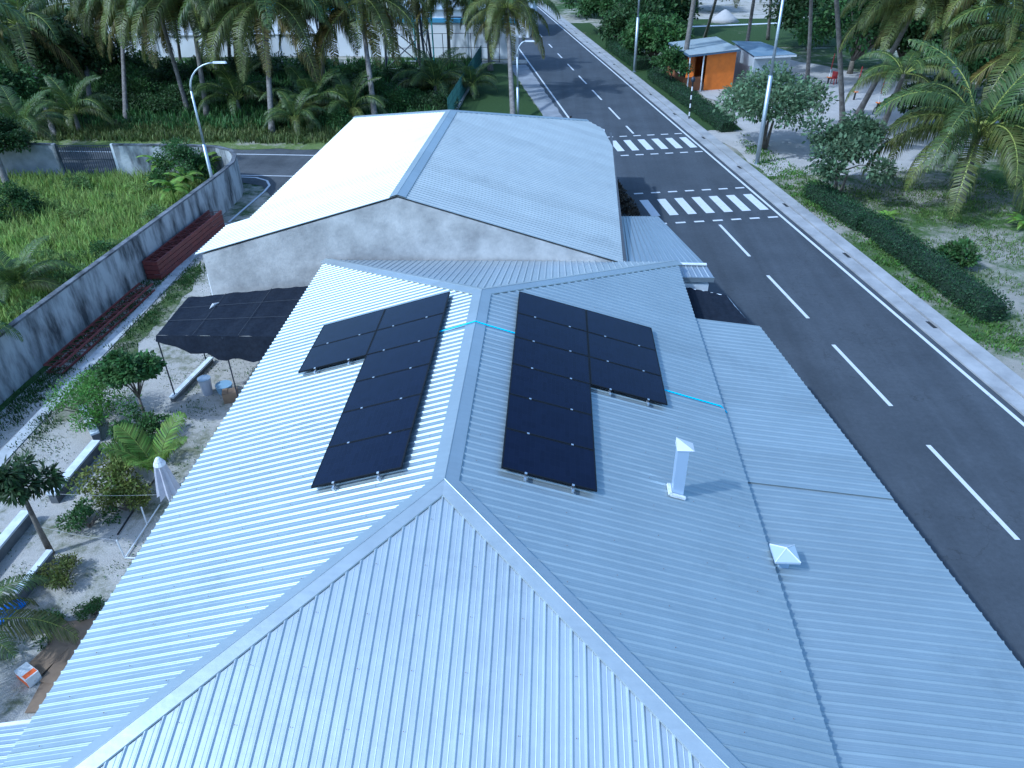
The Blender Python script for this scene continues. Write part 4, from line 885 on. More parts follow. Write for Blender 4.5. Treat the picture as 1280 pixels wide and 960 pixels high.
for i in range(44):
    x = rw.uniform(-30, -16.6); y = rw.uniform(11, 29); s = rw.uniform(.5, 1.0)
    bush((x, y), s * .9, s, 'weed%d' % (i % 2), 'clump of wild weeds among the tall bright grass of the yard', [WEED1, WEED2][i % 2], 1500, .12, cat='weeds', group='weed clumps in the overgrown yard', seed=80 + i % 2, name='weed_clump')
blades('roadside_grass', 'rough grass strip along the far edge of the side road', 16000, box_s(-45, -10, 37.6, 42.5, lambda Q: (Q[:, 1] > 39.0 - .06 * (Q[:, 0] + 30)) ), .15, .5, .06, leafm('rough_grass', (.10, .15, .035), (.20, .23, .07), .3), 2)
blades('thicket_grass', 'dark undergrowth grass below the palms beyond the side road', 26000, box_s(-46, -6, 41, 66, None, patchy(.5, .6, .7)), .25, .8, .09, LF_MID, 3)
def right_v(Q): return Q[:, 0] > 13.52 - .1685 * Q[:, 1] + 4.9
blades('verge_grass', 'patchy low grass of the verge and garden on the right', 60000, box_s(12, 36, 6, 33, right_v, patchy(.8, .7, .45)), .04, .14, .03, leafm('verge_blades', (.08, .15, .03), (.15, .21, .05), .45), 4, lean=.8, spread=.22)
blades('verge_tufts', 'low green plants in tufts along the sandy verge by the kerb', 5000, box_s(13.2, 17.5, 13, 40, lambda Q: right_v(Q) & (Q[:, 0] < 13.52 - .1685 * Q[:, 1] + 7.2), patchy(2.3, 1.9, .35)), .05, .16, .05, LF_BRIGHT, 5, cat='plants', lean=1., clump=12)
blades('yard_weeds', 'sparse weeds scattered over the sandy yard beside the house', 9000, box_s(-13.6, -6.6, -1, 20, None, patchy(1.3, 1.7, .0)), .02, .06, .02, LF_MID, 6, cat='weeds', lean=1., clump=14)
blades('wall_weeds', 'weeds along the foot of the boundary wall and steel trusses', 15000, box_s(-15.2, -12.9, 4, 20, lambda Q: (Q[:, 0] < -14.25) | ((Q[:, 0] > -13.7) & (Q[:, 0] < -12.9)), patchy(2.1, .8, .5)), .03, .13, .025, LF_MID, 7, cat='weeds', clump=16, spread=.12)

# ================================================================ lamps, posts, tower
def lamp(b_, h, arm, label, r=.06, M=GALV, ad=0.):
    t = thing('street_lamp', label, 'street lamp', (b_[0], b_[1], 0), ad, 'street lamps'); p = MB(); p.tube([(0, 0, -.1), (0, 0, h * .45)], [r * 1.25, r * 1.15], 10); p.tube([(0, 0, h * .45), (0, 0, h * .82)], [r * .85, r * .7], 10)
    p.build('pole', M, t, smooth=True); a = MB(); pts = [(0, 0, h * .82)]; 
    for i in range(1, 9): u = i / 8; pts.append((arm * (1 - math.cos(u * math.pi / 2)), 0, h * .82 + h * .18 * math.sin(u * math.pi / 2)))
    a.tube(pts, [r * .7 - .02 * i / 8 for i in range(9)], 8); a.build('arm', M, t, smooth=True)
    e = Vector(pts[-1]); l = MB(); l.add([e + Vector(v) for v in ((-.05, -.06, -.03), (.55, -.10, -.04), (.6, 0, -.05), (.55, .10, -.04), (-.05, .06, -.03), (-.05, -.05, .05), (.5, -.07, .04), (.56, 0, .03), (.5, .07, .04), (-.05, .05, .05))],
          [(0, 4, 3, 2, 1), (5, 6, 7, 8, 9), (0, 1, 6, 5), (1, 2, 7, 6), (2, 3, 8, 7), (3, 4, 9, 8), (4, 0, 5, 9)]); l.build('lamp_head', WHITE, t)
    d = MB(); d.box((0, 0, .01), (.3, .3, .04)); d.build('base_plate', M, t); return t
lamp((-15.5, 27.0), 6.75, 1.35, 'curved street lamp rising behind the corner of the boundary wall', r=.07, ad=.1)
lamp((-.85, 43.2), 5.1, .55, 'street lamp at the left of the main road behind the gabled roof', r=.07, ad=.1)
lamp((13.14, 33.74), 10.5, 1.6, 'tall street light post in the right foreground beside the sandy clearing', r=.10, ad=math.pi)
lamp((8.43, 60.25), 9.5, 1.6, 'far street light post between the roadside trees and the hedge', r=.10, ad=math.pi)
lamp(at(1300, 60), 9, 1.6, 'street light post by the water beyond the right border', r=.1, ad=math.pi) if False else None
t = thing('crossing_beacon', 'black and white striped crossing post with a dark lamp, in front of the hedge', 'beacon', (10.74, 43.7, 0))
b = MB(); n = 9
for i in range(n): b.tube([(0, 0, i * .27), (0, 0, (i + 1) * .27)], .05, 10, i % 2)
b.build('pole', [mat('black_paint', (.012, .012, .014), .5), WHITE], t)
b = MB(); b.tube([(0, 0, 2.43), (0, 0, 2.5), (0, 0, 2.65), (0, 0, 2.78)], [.06, .13, .14, .05], 12); b.build('lamp_head', DSTEEL, t, smooth=True)
# painted garden posts
GP = 'thin painted posts in the sandy clearing'
for i, (bp, tp, lb) in enumerate([((1067, 125), (1078, 78), 'painted post with black foot, orange tray and red top, centre of the clearing'), ((1095, 139), (1106, 93), 'painted post with orange tray next to the green chair'), ((1034, 106), (1037, 76), 'shaded painted post next to the red chair'), ((1136, 146), (1142, 118), 'painted red and white post near the green tub, farthest right')]):
    q = at(*bp); H = 2.3; t = thing('painted_post', lb, 'post', (q.x, q.y, 0), 0, GP); b = MB()
    for z0, z1, k in ((0, .55, 0), (.58, 1.15, 1), (1.15, H, 2)): b.tube([(.05 * z0, 0, z0), (.05 * z1, 0, z1)], .035 if k else .07, 8, k)
    b.build('pole', [DARK, WHITE, REDP], t)
    b = MB(); b.tube([(.03, 0, .55), (.03, 0, .58)], [.18, .2], 12); b.build('tray', ORANGE, t)
def chair(q, M, label, rz):
    t = thing('plastic_chair', label, 'chair', (q.x, q.y, 0), rz); b = MB(); b.box((0, 0, .43), (.46, .46, .04)); b.build('seat', M, t)
    b = MB(); b.box((0, -.22, .68), (.44, .04, .46)); b.build('backrest', M, t)
    for sx in (-1, 1):
        for sy in (-1, 1): b = MB(); b.beam((sx * .2, sy * .2, .42), (sx * .24, sy * .24, 0), .05, .05); b.build('leg', M, t)
chair(at(1101, 139), GREENP, 'green plastic chair beside the orange-tray post', .5); chair(at(1040, 105), REDP, 'red plastic chair in the shade left of the leaning palm', 2.4)
t = MB(); q = at(1146, 146); t.tube([(0, 0, 0), (0, 0, .5), (0, 0, .52)], [.25, .32, .34], 14); tag(t.build('tub', GREENP, loc=(q.x, q.y, 0)), 'green plastic tub under the palms at the right', 'tub')
# lattice tower by the white wall
q = at(512, 84); t = thing('steel_tower', 'dark steel lattice tower base in front of the white wall', 'tower', (q.x, q.y, 0)); TW = 3.6
def tp_(sx, sy, z): k = 1 - z * .035; return Vector((sx * TW / 2 * k, sy * TW / 2 * k, z))
for sx in (-1, 1):
    for sy in (-1, 1): b = MB(); b.tube([tp_(sx, sy, -.1), tp_(sx, sy, 12)], .11, 8); b.build('leg', DSTEEL, t)
crn = [(-1, -1), (1, -1), (1, 1), (-1, 1)]
for i in range(4):
    a, c = crn[i], crn[(i + 1) % 4]
    for z in (.2, 2.9, 5.8, 8.7, 11.6): b = MB(); b.tube([tp_(*a, z), tp_(*c, z)], .045, 6); b.build('brace', GALV if z < 3 else DSTEEL, t)
    for z in (.2, 2.9, 5.8, 8.7): b = MB(); b.tube([tp_(*a, z), tp_(*c, z + 2.8)], .05, 6); b.tube([tp_(*c, z), tp_(*a, z + 2.8)], .05, 6); b.build('cross_brace', DSTEEL, t)
q = at(543, 82)
for i, (px, lb) in enumerate([(521, 'teal pipe post right of the steel tower'), (543, 'thin teal pipe post between the tower and the straight palm')]):
    q = at(px, 80); b = MB(); b.tube([(0, 0, -.1), (0, 0, 7)], .07, 8); tag(b.build('pipe_post', TEAL, loc=(q.x, q.y, 0)), lb, 'post')
t = thing('globe_lamp', 'small white globe lamp on a post behind the golden palm', 'lamp', (*at(480, 58)[:2], 0)); b = MB(); b.tube([(0, 0, 0), (0, 0, 3.0)], .05, 8); b.build('post', WHITE, t)
b = MB(); b.tube([(0, 0, 3.0), (0, 0, 3.06), (0, 0, 3.2), (0, 0, 3.38), (0, 0, 3.45)], [.05, .19, .26, .18, .03], 12); b.build('globe', WHITE, t, smooth=True)
# green mesh fence
t = thing('mesh_fence', 'green mesh fence on a pale kerb running away beside the lawn', 'fence', (-5.6, 46, 0)); o0 = Vector((-5.6, 46, 0)); A_, B_ = Vector((-5.55, 43, 0)) - o0, Vector((-5.15, 64, 0)) - o0
for i in range(11): p_ = A_.lerp(B_, i / 10); b = MB(); b.tube([p_, p_ + Z_ * 1.7], .04, 6); b.build('post', GREENF, t)
b = MB(); 
for i in range(130): p_ = A_.lerp(B_, i / 130); b.box(p_ + Z_ * .95, (.02, .035, 1.4))
for z in (.25, .7, 1.2, 1.66): b.beam(A_ + Z_ * z, B_ + Z_ * z, .03, .03)
o = b.build('mesh_panel', GREENF, t)
b = MB(); b.beam(A_ + Z_ * .08, B_ + Z_ * .08, .22, .26); b.build('kerb', KERB, t)
# sports-court frame of thin dark posts
t = thing('court_fence', 'thin dark framed fence standing in front of the white wall', 'fence', (-8.8, 65.3, 0)); b = MB(); L_ = 5.2
for z in (.1, 1.3, 2.5): b.tube([(-L_, 0, z), (L_, 0, z)], .025, 5)
b.build('rail', DSTEEL, t)
for i in range(5): b = MB(); b.tube([(-L_ + i * L_ / 2, 0, 0), (-L_ + i * L_ / 2, 0, 2.5)], .035, 6); b.build('post', DSTEEL, t)
# white perimeter wall and buildings behind
WW = mat('white_wall', (.62, .64, .66), .85, 0, (.74, .76, .78), .25, 6)
def slabwall(a, c, h, name, label, M, cope, cm, group=None):
    a = Vector((*a, 0)); c = Vector((*c, 0)); d = c - a; L = d.length; t = thing(name, label, 'wall', a, math.atan2(d.y, d.x), group); b = MB(); b.box((L / 2, 0, h / 2), (L, .2, h))
    n = max(2, int(L / 4)); 
    for i in range(n + 1): b.box((L * i / n, -.13, h / 2), (.28, .1, h - .01))
    b.build('wall_body', M, t); b = MB(); b.box((L / 2, -.02, h + cope / 2), (L + .1, .42, cope)); b.build('coping', cm, t); return t
q1, q2, q3 = at(150, 72), at(400, 75), at(640, 78)
slabwall((q1.x, q1.y), (-21.5, 69.4), 2.0, 'perimeter_wall', 'long white wall behind the palms, left stretch', WW, .12, WHITE)
slabwall((-21.3, 69.6), (-2.0, 66.9), 3.1, 'perimeter_wall', 'taller white wall with a blue top behind the steel tower', WW, .35, mat('blue_coping', (.10, .30, .48), .6))
def simple_house(c, d, h, rz, wm, rm, label, name='white_building', pitch=.25, over=.4):
    t = thing(name, label, 'building', (c[0], c[1], 0), rz); b = MB(); b.box((0, 0, h / 2), (d[0], d[1], h)); b.build('wall', wm, t)
    rb_ = MB(); x, y = d[0] / 2 + over, d[1] / 2 + over; zr = h + y * pitch
    slab(rb_, (-x, -y, h + .02), (x, -y, h + .02), (x, 0, zr), (-x, 0, zr), 0, .4); slab(rb_, (-x, y, h + .02), (x, y, h + .02), (x, 0, zr), (-x, 0, zr), 0, .4)
    rb_.build('roof', rm, t)
    for sx in (-1, 1): g_ = MB(); g_.add([(sx * d[0] / 2, -d[1] / 2, h), (sx * d[0] / 2, d[1] / 2, h), (sx * d[0] / 2, 0, zr - .1)], [(0, 1, 2)]); g_.build('gable', wm, t)
    for k in range(int(d[0] / 4)):
        w_ = MB(); X = -d[0] / 2 + 2 + k * 4; w_.box((X, -d[1] / 2 - .02, h * .55), (1.2, .06, 1.1)); w_.build('window', DSTEEL, t)
    return t
simple_house((-41, 84), (15, 8), 2.9, .05, WW, BLUEROOF, 'white building with a grey-blue roof beyond the left white wall')
simple_house((-25, 82), (9, 7), 3.0, -.05, WW, mat('cyan_roof', (.06, .30, .52), .5, c2=(.08, .36, .6), scale=.5), 'white building with a bright blue roof between palm crowns', over=.2)
simple_house((-8, 84), (14, 8), 2.8, -.08, WW, BLUEROOF, 'white building behind the blue-topped wall', name='white_building')
# red pickup-like cart glimpsed above the wall is too small to read: a parked red car
t = thing('parked_car', 'red car partly visible above the left white wall', 'car', (*at(250, 28)[:2], 0), .2)
b = MB(); b.add([(-2, -.8, .35), (2, -.8, .35), (2, .8, .35), (-2, .8, .35), (-2, -.8, .85), (2, -.78, .8), (2, .78, .8), (-2, .8, .85)], [(0, 3, 2, 1), (4, 5, 6, 7), (0, 1, 5, 4), (1, 2, 6, 5), (2, 3, 7, 6), (3, 0, 4, 7)])
b.add([(-1.5, -.76, .84), (1.1, -.76, .82), (1.1, .76, .82), (-1.5, .76, .84), (-1.1, -.62, 1.42), (.4, -.62, 1.42), (.4, .62, 1.42), (-1.1, .62, 1.42)], [(4, 5, 6, 7), (0, 1, 5, 4), (1, 2, 6, 5), (2, 3, 7, 6), (3, 0, 4, 7)]); b.build('body', REDP, t)
for sx in (-1.25, 1.25):
    for sy in (-.8, .8): b = MB(); b.tube([(sx, sy - .1, .33), (sx, sy + .1, .33)], .33, 14); b.build('wheel', DARK, t)

# ================================================================ orange shack
c_ = [at(836, 53, 2.7), at(862, 69, 2.7), at(925.5, 61.5, 2.9), at(895, 45.5, 2.9)]
ctr = sum(c_, Vector()) / 4; sh = thing('orange_shack', 'orange kiosk with a blue-grey metal roof and white posts', 'kiosk', (ctr.x, ctr.y, 0)); oo = Vector((ctr.x, ctr.y, 0))
b = MB(); slab(b, c_[0] - oo, c_[1] - oo, c_[2] - oo, c_[3] - oo, 0, .25); b.build('roof', BLUEROOF, sh)
b = MB()
for i in range(4): b.beam(c_[i] - oo - Z_ * .08, c_[(i + 1) % 4] - oo - Z_ * .08, .04, .13)
b.build('fascia', mat('blue_trim', (.08, .13, .2), .6), sh)
e1 = (c_[2] - c_[1]); e1.z = 0; Lw = e1.length; e1.normalize(); e2 = (c_[0] - c_[1]); e2.z = 0; Ld = e2.length; e2.normalize(); O = Vector((c_[1].x, c_[1].y, 0)) - oo
def sp(u, v, z): return O + e1 * u + e2 * v + Z_ * z
b = MB()
def wallq(b, u0_, v0, u1_, v1, z0, z1, th=.06):
    p0, p1 = sp(u0_, v0, 0), sp(u1_, v1, 0); d = (p1 - p0).normalized(); n = Vector((-d.y, d.x, 0)) * th / 2; b.prism([tuple((p0 - n)[:2]), tuple((p1 - n)[:2]), tuple((p1 + n)[:2]), tuple((p0 + n)[:2])], z0, z1)
u0_, u1_, v0, v1 = Lw * .38, Lw - .15, .35, Ld - .3
wallq(b, u0_, v0, u1_, v0, 0, 2.65); wallq(b, u0_, v1, u1_, v1, 0, 2.65); wallq(b, u1_, v0, u1_, v1, 0, 2.65); wallq(b, u0_, v0 + (v1 - v0) * .5, u0_, v1, 0, 2.65); b.build('wall', ORANGE, sh)
b = MB(); wallq(b, u0_ - 1.6, v0 + .2, u0_ - .1, v0 + .2, 0, 1.0); wallq(b, u0_ - 1.6, v0 + .2, u0_ - 1.6, v1, 0, 1.0); b.build('counter', mat('shack_wood', (.25, .10, .04), .7), sh)
for u, v in ((.12, .12), (.12, Ld - .12), (Lw * .3, .12)): b = MB(); p_ = sp(u, v, 0); b.tube([p_, p_ + Z_ * 2.6], .05, 8); b.build('post', WHITE, sh)
p_ = at(860, 96); b = MB()
for i in range(8):
    pass
b.add([(-.45 + i * .11, .05 * math.sin(i * 2), z) for z in (.45, 1.5) for i in range(9)], [(i, i + 1, i + 10, i + 9) for i in range(8)]); b.add([(-.45 + i * .11, .05 * math.sin(i * 2) + .02, z) for z in (.45, 1.5) for i in range(9)], [(i, i + 9, i + 10, i + 1) for i in range(8)])
tag(b.build('hanging_cloth', PINK, loc=(p_.x, p_.y, 0)), 'pink cloth hanging at the front post of the orange kiosk', 'cloth')
c2_ = [at(914, 51, 2.5), at(943, 70.5, 2.5), at(996, 68, 2.5), at(950, 52, 2.5)]; ctr = sum(c2_, Vector()) / 4; oo = Vector((ctr.x, ctr.y, 0)); t = thing('flat_roof_shed', 'pale shed with a flat blue roof next to the orange kiosk', 'shed', oo)
b = MB(); slab(b, c2_[0] - oo, c2_[1] - oo, c2_[2] - oo, c2_[3] - oo, 0, .25); b.build('roof', mat('flat_blue_roof', (.16, .24, .33), .5, .2, (.24, .31, .38), .8), t)
pp = [tuple(((v - oo) * .86)[:2]) for v in c2_]; b = MB(); b.prism(pp, 0, 2.3); b.build('wall', mat('shed_wall', (.34, .38, .42), .85, 0, (.42, .46, .5), 1), t)
b = MB(); b.beam(c2_[1] - oo + Z_ * -.1, c2_[2] - oo - Z_ * .1, .04, .14); b.build('fascia', WHITE, t)
# sand pile on the far lawn, pale path
q = at(905, 27); b = MB(); b.tube([(0, 0, 0), (0, 0, .5), (0, 0, 1.1), (0, 0, 1.3)], [1.8, 1.2, .45, .1], 18); tag(b.build('sand_pile', mat('white_sand', (.42, .40, .38), .95, bump=.05, bscale=3), loc=(q.x, q.y, 0), smooth=True), 'heap of pale sand beyond the far lawn', 'sand pile')
struct(line('garden_path', [tuple(at(830, 35)[:2]), tuple(at(1000, 28)[:2])], .8, .03))

# ================================================================ left side yard objects
def truss(a, c, w, h, layers, label, name='steel_truss'):
    """welded red-oxide truss: chords, webs; 'layers' stacked on one another"""
    a = Vector((*a, 0)); c = Vector((*c, 0)); d = c - a; L = d.length; t = thing(name, label, 'steel truss', a, math.atan2(d.y, d.x))
    for sy in (-1, 1):
        for z in (.05, h - .05): b = MB(); b.box((L / 2, sy * (w / 2), z), (L, .05, .06)); b.build('chord', RED, t)
    b = MB(); n = int(L / .34)
    for z in (.05, h - .05):
        for i in range(n):
            x0, x1 = L * i / n, L * (i + 1) / n; b.tube([(x0, -w / 2, z), (x1, w / 2, z)] if i % 2 else [(x0, w / 2, z), (x1, -w / 2, z)], .014, 5); b.tube([(x0, -w / 2, z), (x0, w / 2, z)], .014, 5)
    b.build('lacing', RED, t); return t, L
truss((-14.68, 10.7), (-14.45, 16.95), .55, .38, 1, 'long dark red lattice truss lying on the ground along the wall')
t, L_ = truss((-14.65, 17.95), (-14.25, 23.9), .60, .85, 1, 'deep dark red boxed truss beside the wall near the gabled building')
b = MB(); 
for k in range(4): b.box((L_ / 2, -.30, .14 + k * .2), (L_, .03, .17)); b.box((L_ / 2, .30, .14 + k * .2), (L_, .03, .17)); b.box((.02, 0, .14 + k * .2), (.03, .56, .17))
b.build('side_plate', RED, t)
# low white walls of the planter
LW = mat('low_wall_paint', (.70, .74, .77), .8, 0, (.50, .54, .58), 3, 8, bump=.005)
BLK = mat('block_face', (.09, .10, .11), .9, 0, (.16, .17, .18), 3)
def lowwall(a, c, h, w, label):
    a = Vector((*a, 0)); c = Vector((*c, 0)); d = c - a; L = d.length; t = thing('low_wall', label, 'low wall', a, math.atan2(d.y, d.x)); b = MB(); b.box((L / 2, 0, h / 2 - .03), (L, w - .04, h - .06)); b.build('wall_body', BLK, t); b = MB(); b.box((L / 2, 0, h - .03), (L + .02, w, .06)); b.build('coping', LW, t)
lowwall((-12.45, 8.5), (-11.3, 7.1), .35, .24, 'low white-topped wall at the foot of the bright feathery shrub')
lowwall((-11.08, 6.75), (-11.08, 4.5), .35, .24, 'low white-topped wall behind the yellow-green flowering bush')
lowwall((-11.35, 3.85), (-11.3, .9), .35, .24, 'low white-topped wall at the left border beside the round dark tree')
lowwall((-9.97, 2.55), (-10.0, 1.3), .35, .14, 'short pale blue kerb wall next to the tree trunk')
lowwall((-10.02, 9.2), (-9.72, 11.6), .2, .16, 'low pale kerb under the edge of the shade canopy')
# shade canopy
cn = thing('shade_canopy', 'large black shade net canopy between the two buildings', 'canopy', (-8, 10.5, 0)); o0 = Vector((-8, 10.5, 0))
cc = [Vector(v) - o0 for v in ((-10.0, 11.75, 2.35), (-5.8, 12.5, 2.5), (-5.8, 9.0, 2.5), (-9.98, 9.35, 2.3))]
netmesh('net', cc, .09, cn, 30, 5)
b = MB(); n = 20; P3 = [Vector(v) - o0 for v in ((-9.98, 9.35, 2.29), (-5.8, 9.0, 2.49))]
for i in range(n + 1):
    u = i / n; p_ = P3[0].lerp(P3[1], u); dz = .14 + .62 * math.sin(min(1, u * 1.5) * math.pi / 2) + .05 * math.sin(u * 30); b.v.append(tuple(p_)); b.v.append((p_.x + .03 * math.sin(u * 40), p_.y - .12 + .05 * math.sin(u * 23), p_.z - dz))
for i in range(n): b.f.append((2 * i, 2 * i + 2, 2 * i + 3, 2 * i + 1)); b.mi.append(0)
b.build('valance', NET, cn, smooth=True)
for v in (cc[0], cc[3], (cc[3] + cc[2]) / 2): b = MB(); b.tube([(v.x, v.y, 0), (v.x, v.y, v.z - .03)], .022, 8); b.build('post', DSTEEL, cn)
b = MB(); TH_ = mat('net_seam', (.05, .055, .065), .8)
for u in (.33, .66):
    b.tube([cc[0].lerp(cc[3], u) + Z_ * .03, cc[1].lerp(cc[2], u) + Z_ * .05], .006, 4)
for u in (.28, .62): b.tube([cc[0].lerp(cc[1], u) + Z_ * .02, cc[3].lerp(cc[2], u) + Z_ * .03], .006, 4)
b.build('rope', TH_, cn)
b = MB(); b.tube([(-8.98 + 8, 10.95 - 10.5, 2.36), (-8.9 + 8, 11.1 - 10.5, 2.41), (-8.8 + 8, 11.3 - 10.5, 2.4)], [.005, .06, .01], 8); tag(b.build('dry_leaf', mat('dead_leaf', (.5, .5, .5), .8), loc=(-8, 10.5, 0)), 'pale dead leaf lying on the black shade canopy', 'leaf')
# things under the canopy
t = thing('bin', 'grey bin standing under the edge of the black canopy', 'bin', (-9.1, 9.7, 0)); b = MB(); b.tube([(0, 0, 0), (0, 0, .55)], [.15, .19], 14); b.build('body', FABRIC, t); b = MB(); b.tube([(0, 0, .55), (0, 0, .58)], .205, 14); b.build('rim', GALV, t)
b = MB(); b.tube([(0, 0, 0), (0, 0, .1), (0, 0, .32)], [.18, .23, .26], 16); tag(b.build('wash_tub', mat('tub_plastic', (.25, .38, .5), .5), loc=(-8.55, 9.75, 0)), 'pale blue wash tub under the canopy edge', 'tub')
t = thing('cardboard_box', 'brown cardboard box under the canopy edge', 'box', (-8.2, 9.35, 0), .3); b = MB(); b.box((0, 0, .17), (.42, .34, .34)); b.build('body', CARD, t); b = MB(); b.box((-.14, 0, .355), (.16, .33, .01)); b.box((.15, 0, .355), (.15, .33, .01)); b.build('flap', CARD, t)
t = MB(); t.tube([(0, 0, 0), (.0, 0, 1.1)], .08, 10); tag(t.build('bollard', WHITE, loc=(-11.4, 16.2, 0)), 'white post standing at the corner of the cement gable wall', 'post')
# folded umbrella
t = thing('folded_umbrella', 'closed grey fabric garden umbrella standing by the eave', 'umbrella', (-7.46, 3.85, 0)); b = MB(); n = 16
for j, (z, r_) in enumerate([(2.12, .02), (2.02, .10), (1.7, .16), (1.3, .22), (.98, .27)]):
    for i in range(n): a = 2 * math.pi * i / n; rr_ = r_ * (1.12 if i % 2 else .62 if j > 1 else .9); b.v.append((rr_ * math.cos(a), rr_ * math.sin(a), z + (0 if i % 2 else .03 * j)))
for j in range(4):
    for i in range(n): b.f.append((j * n + i, (j + 1) * n + i, (j + 1) * n + (i + 1) % n, j * n + (i + 1) % n)); b.mi.append(0)
b.build('canopy', FABRIC, t)
b = MB(); b.tube([(0, 0, 2.14), (0, 0, 2.12), (0, 0, 1.98), (0, 0, 1.93)], [.01, .05, .13, .145], 12); b.build('top_cap', WHITE, t)
b = MB(); b.tube([(0, 0, .05), (0, 0, 2.1)], .022, 8); b.build('pole', WHITE, t); b = MB(); b.tube([(0, 0, 0), (0, 0, .06), (0, 0, .1)], [.26, .25, .06], 16); b.build('base', BLK, t)
# pipe frame and clothes lines
t = thing('low_railing', 'low white pipe frame standing at the edge of the house', 'railing', (-8.28, 2.65, 0)); b = MB()
b.tube([(0, 0, .05), (0, 1.85, .05)], .018, 8); b.tube([(0, 0, .05), (.25, 0, .05)], .018, 8); b.build('base_rail', WHITE, t)
for y, lx in ((0, -.03), (1.13, .02)): b = MB(); b.tube([(0, y, .04), (lx, y, .62)], .018, 8); b.build('post', WHITE, t)
def rope(a, c, sag, label):
    a = Vector(a); c = Vector(c); b = MB(); b.tube([a.lerp(c, i / 12) - Z_ * sag * math.sin(math.pi * i / 12) for i in range(13)], .0035, 5); tag(b.build('clothes_line', mat('rope', (.45, .45, .45), .8)), label, 'rope', 'clothes lines')
rope((-10.15, 2.75, .9), (-8.3, 2.65, .62), .05, 'lower rope tied from the round dark tree to the white pipe frame')
rope((-10.9, 4.2, .62), (-7.5, 3.85, 1.0), .06, 'upper rope stretched to the folded umbrella')
b = MB(); pts = [at(x, y, .03) for x, y in ((147, 668), (160, 648), (172, 630), (183, 612), (196, 596))]; b.tube(pts, .022, 6); tag(b.build('hose', DARK), 'dark hose lying on the sand beside the house', 'hose')
# cardboard, box, tarp
t = thing('cardboard_sheets', 'flattened brown cardboard sheets beside the eave', 'cardboard', (-8.3, .0, 0))
for (x, y, z, dx, dy, rz, ty) in ((.0, .45, .05, .9, .75, .2, .05), (-.25, -.25, .08, .5, .85, -.3, -.06), (.22, -.3, .07, .42, .9, -.12, .09), (.3, -1.0, .04, .6, .7, .1, 0)):
    b = MB(); b.box((x, y, z), (dx, dy, .012), M=Matrix.Rotation(rz, 3, 'Z') @ Matrix.Rotation(ty, 3, 'Y')); b.build('sheet', CARD, t)
t = thing('carton', 'open white and orange carton on the cardboard', 'carton', (-8.62, -.62, .0), -.5); b = MB(); b.box((0, 0, .14), (.42, .26, .24)); b.build('body', WHITE, t)
b = MB(); b.box((0, -.132, .10), (.40, .006, .14)); b.box((.12, 0, .262), (.12, .24, .005)); b.build('stripe', mat('orange_print', (.7, .13, .03), .6), t)
b = MB(); n = 10; rr = random.Random(3)
for i in range(n + 1):
    for j in range(n + 1): b.v.append(((i / n - .5) * .75, (j / n - .5) * .38, .05 + .16 * math.sin(math.pi * i / n) * math.sin(math.pi * j / n) + rr.uniform(-.02, .02)))
for i in range(n):
    for j in range(n): a = i * (n + 1) + j; b.f.append((a, a + 1, a + n + 2, a + n + 1)); b.mi.append(0)
o = b.build('tarpaulin', BLUET, loc=(-10.1, 1.0, 0)); o.rotation_euler.z = 1.2; tag(o, 'crumpled bright blue tarpaulin by the short blue kerb', 'tarpaulin')
# small awning at the lower left corner
t = thing('awning', 'small pale blue metal awning at the lower left corner', 'awning', (-6.2, -3.6, 0)); o0 = Vector((-6.2, -3.6, 0)); b = MB()
slab(b, Vector((-5.5, -2.55, 2.85)) - o0, Vector((-5.5, -6, 2.85)) - o0, Vector((-6.0, -6, 2.6)) - o0, Vector((-6.0, -2.55, 2.6)) - o0)
slab(b, Vector((-6.0, -3.15, 2.62)) - o0, Vector((-6.0, -6, 2.62)) - o0, Vector((-7.1, -6, 2.35)) - o0, Vector((-7.1, -3.15, 2.35)) - o0); b.build('roof', ZPORCH, t)
b = MB(); b.beam(Vector((-6.05, -2.5, 2.56)) - o0, Vector((-6.05, -3.2, 2.56)) - o0, .1, .09); b.beam(Vector((-6.0, -3.12, 2.6)) - o0, Vector((-7.1, -3.12, 2.33)) - o0, .06, .08); b.build('gutter', WHITE, t)
for y in (-3.3, -5.9): b = MB(); b.tube([Vector((-7.0, y, 0)) - o0, Vector((-7.0, y, 2.33)) - o0], .04, 8); b.build('post', WHITE, t)

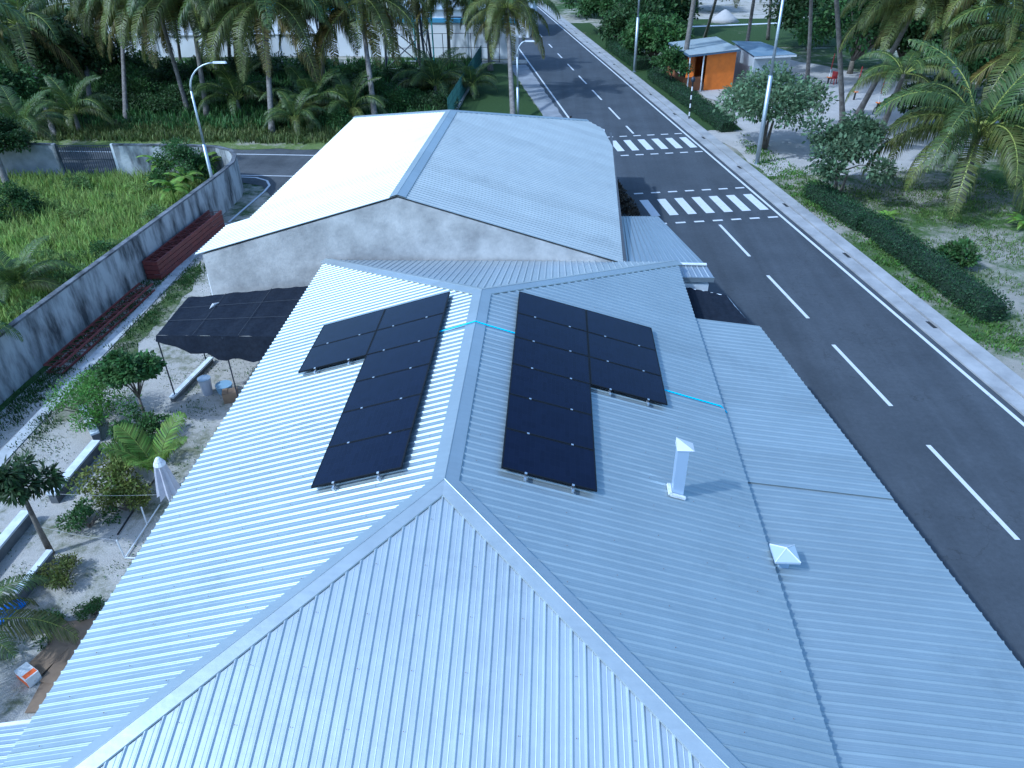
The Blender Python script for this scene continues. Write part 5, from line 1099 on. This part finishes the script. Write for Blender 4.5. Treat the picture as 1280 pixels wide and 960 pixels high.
# ================================================================ pedestrian
def person(base, rz, label):
    t = thing('person', label, 'person', (base[0], base[1], 0), rz)
    def skinned(name, J, E_, rad, M):
        me = bpy.data.meshes.new(name); me.from_pydata(J, E_, []); me.materials.append(M); o = bpy.data.objects.new(name, me); COL.objects.link(o); o.parent = t
        md = o.modifiers.new('s', 'SKIN'); 
        for i, r_ in enumerate(rad): me.skin_vertices[0].data[i].radius = (r_, r_ * .85)
        me.skin_vertices[0].data[0].use_root = True; md.use_smooth_shade = True; sb = o.modifiers.new('u', 'SUBSURF'); sb.levels = sb.render_levels = 2; return o
    def mk(name, J, E_, rad, M):
        me = bpy.data.meshes.new(name); me.from_pydata(J, E_, []); me.materials.append(M); o = bpy.data.objects.new(name, me); COL.objects.link(o); o.parent = t
        o.modifiers.new('s', 'SKIN').use_smooth_shade = True
        sv = me.skin_vertices
        if not sv: return o
        for i, r_ in enumerate(rad): sv[0].data[i].radius = (r_, r_ * .85)
        sv[0].data[0].use_root = True; sb = o.modifiers.new('u', 'SUBSURF'); sb.levels = sb.render_levels = 2; return o
    J = [(0, 0, .95), (0, 0, 1.15), (0, 0, 1.38), (0, 0, 1.47), (0, .01, 1.56), (0, .02, 1.66),
         (-.17, 0, 1.38), (-.23, .02, 1.12), (-.24, .12, .90), (-.24, .16, .82), (.17, 0, 1.38), (.23, -.04, 1.12), (.24, -.02, .88), (.24, 0, .80),
         (-.09, 0, .90), (-.10, .14, .50), (-.10, .06, .10), (-.10, .20, .05), (.09, 0, .90), (.10, -.08, .50), (.10, -.24, .12), (.10, -.12, .05)]
    E_ = [(0, 1), (1, 2), (2, 3), (3, 4), (4, 5), (2, 6), (6, 7), (7, 8), (8, 9), (2, 10), (10, 11), (11, 12), (12, 13), (0, 14), (14, 15), (15, 16), (16, 17), (0, 18), (18, 19), (19, 20), (20, 21)]
    rad = [.13, .12, .14, .06, .085, .085, .065, .045, .033, .03, .065, .045, .033, .03, .09, .062, .04, .035, .09, .062, .04, .035]
    mk('body', J, E_, rad, SKIN)
    mk('shirt', [(0, 0, .92), (0, 0, 1.15), (0, 0, 1.38), (-.18, 0, 1.38), (-.22, .01, 1.22), (.18, 0, 1.38), (.22, -.02, 1.22)], [(0, 1), (1, 2), (2, 3), (3, 4), (2, 5), (5, 6)], [.165, .15, .165, .085, .07, .085, .07], SHIRT)
    mk('trousers', [(0, 0, .93), (-.09, 0, .86), (-.10, .14, .50), (-.10, .06, .14), (.09, 0, .86), (.10, -.08, .50), (.10, -.23, .16)], [(0, 1), (1, 2), (2, 3), (0, 4), (4, 5), (5, 6)], [.15, .11, .08, .06, .11, .08, .06], TROUS)
    mk('hair', [(0, -.02, 1.64), (0, -.01, 1.71), (0, .02, 1.73)], [(0, 1), (1, 2)], [.10, .09, .07], HAIR); return t
p_ = at(713, 150, 1.5); person((p_.x, p_.y), .3, 'person in a light shirt standing at the road edge behind the gabled roof')
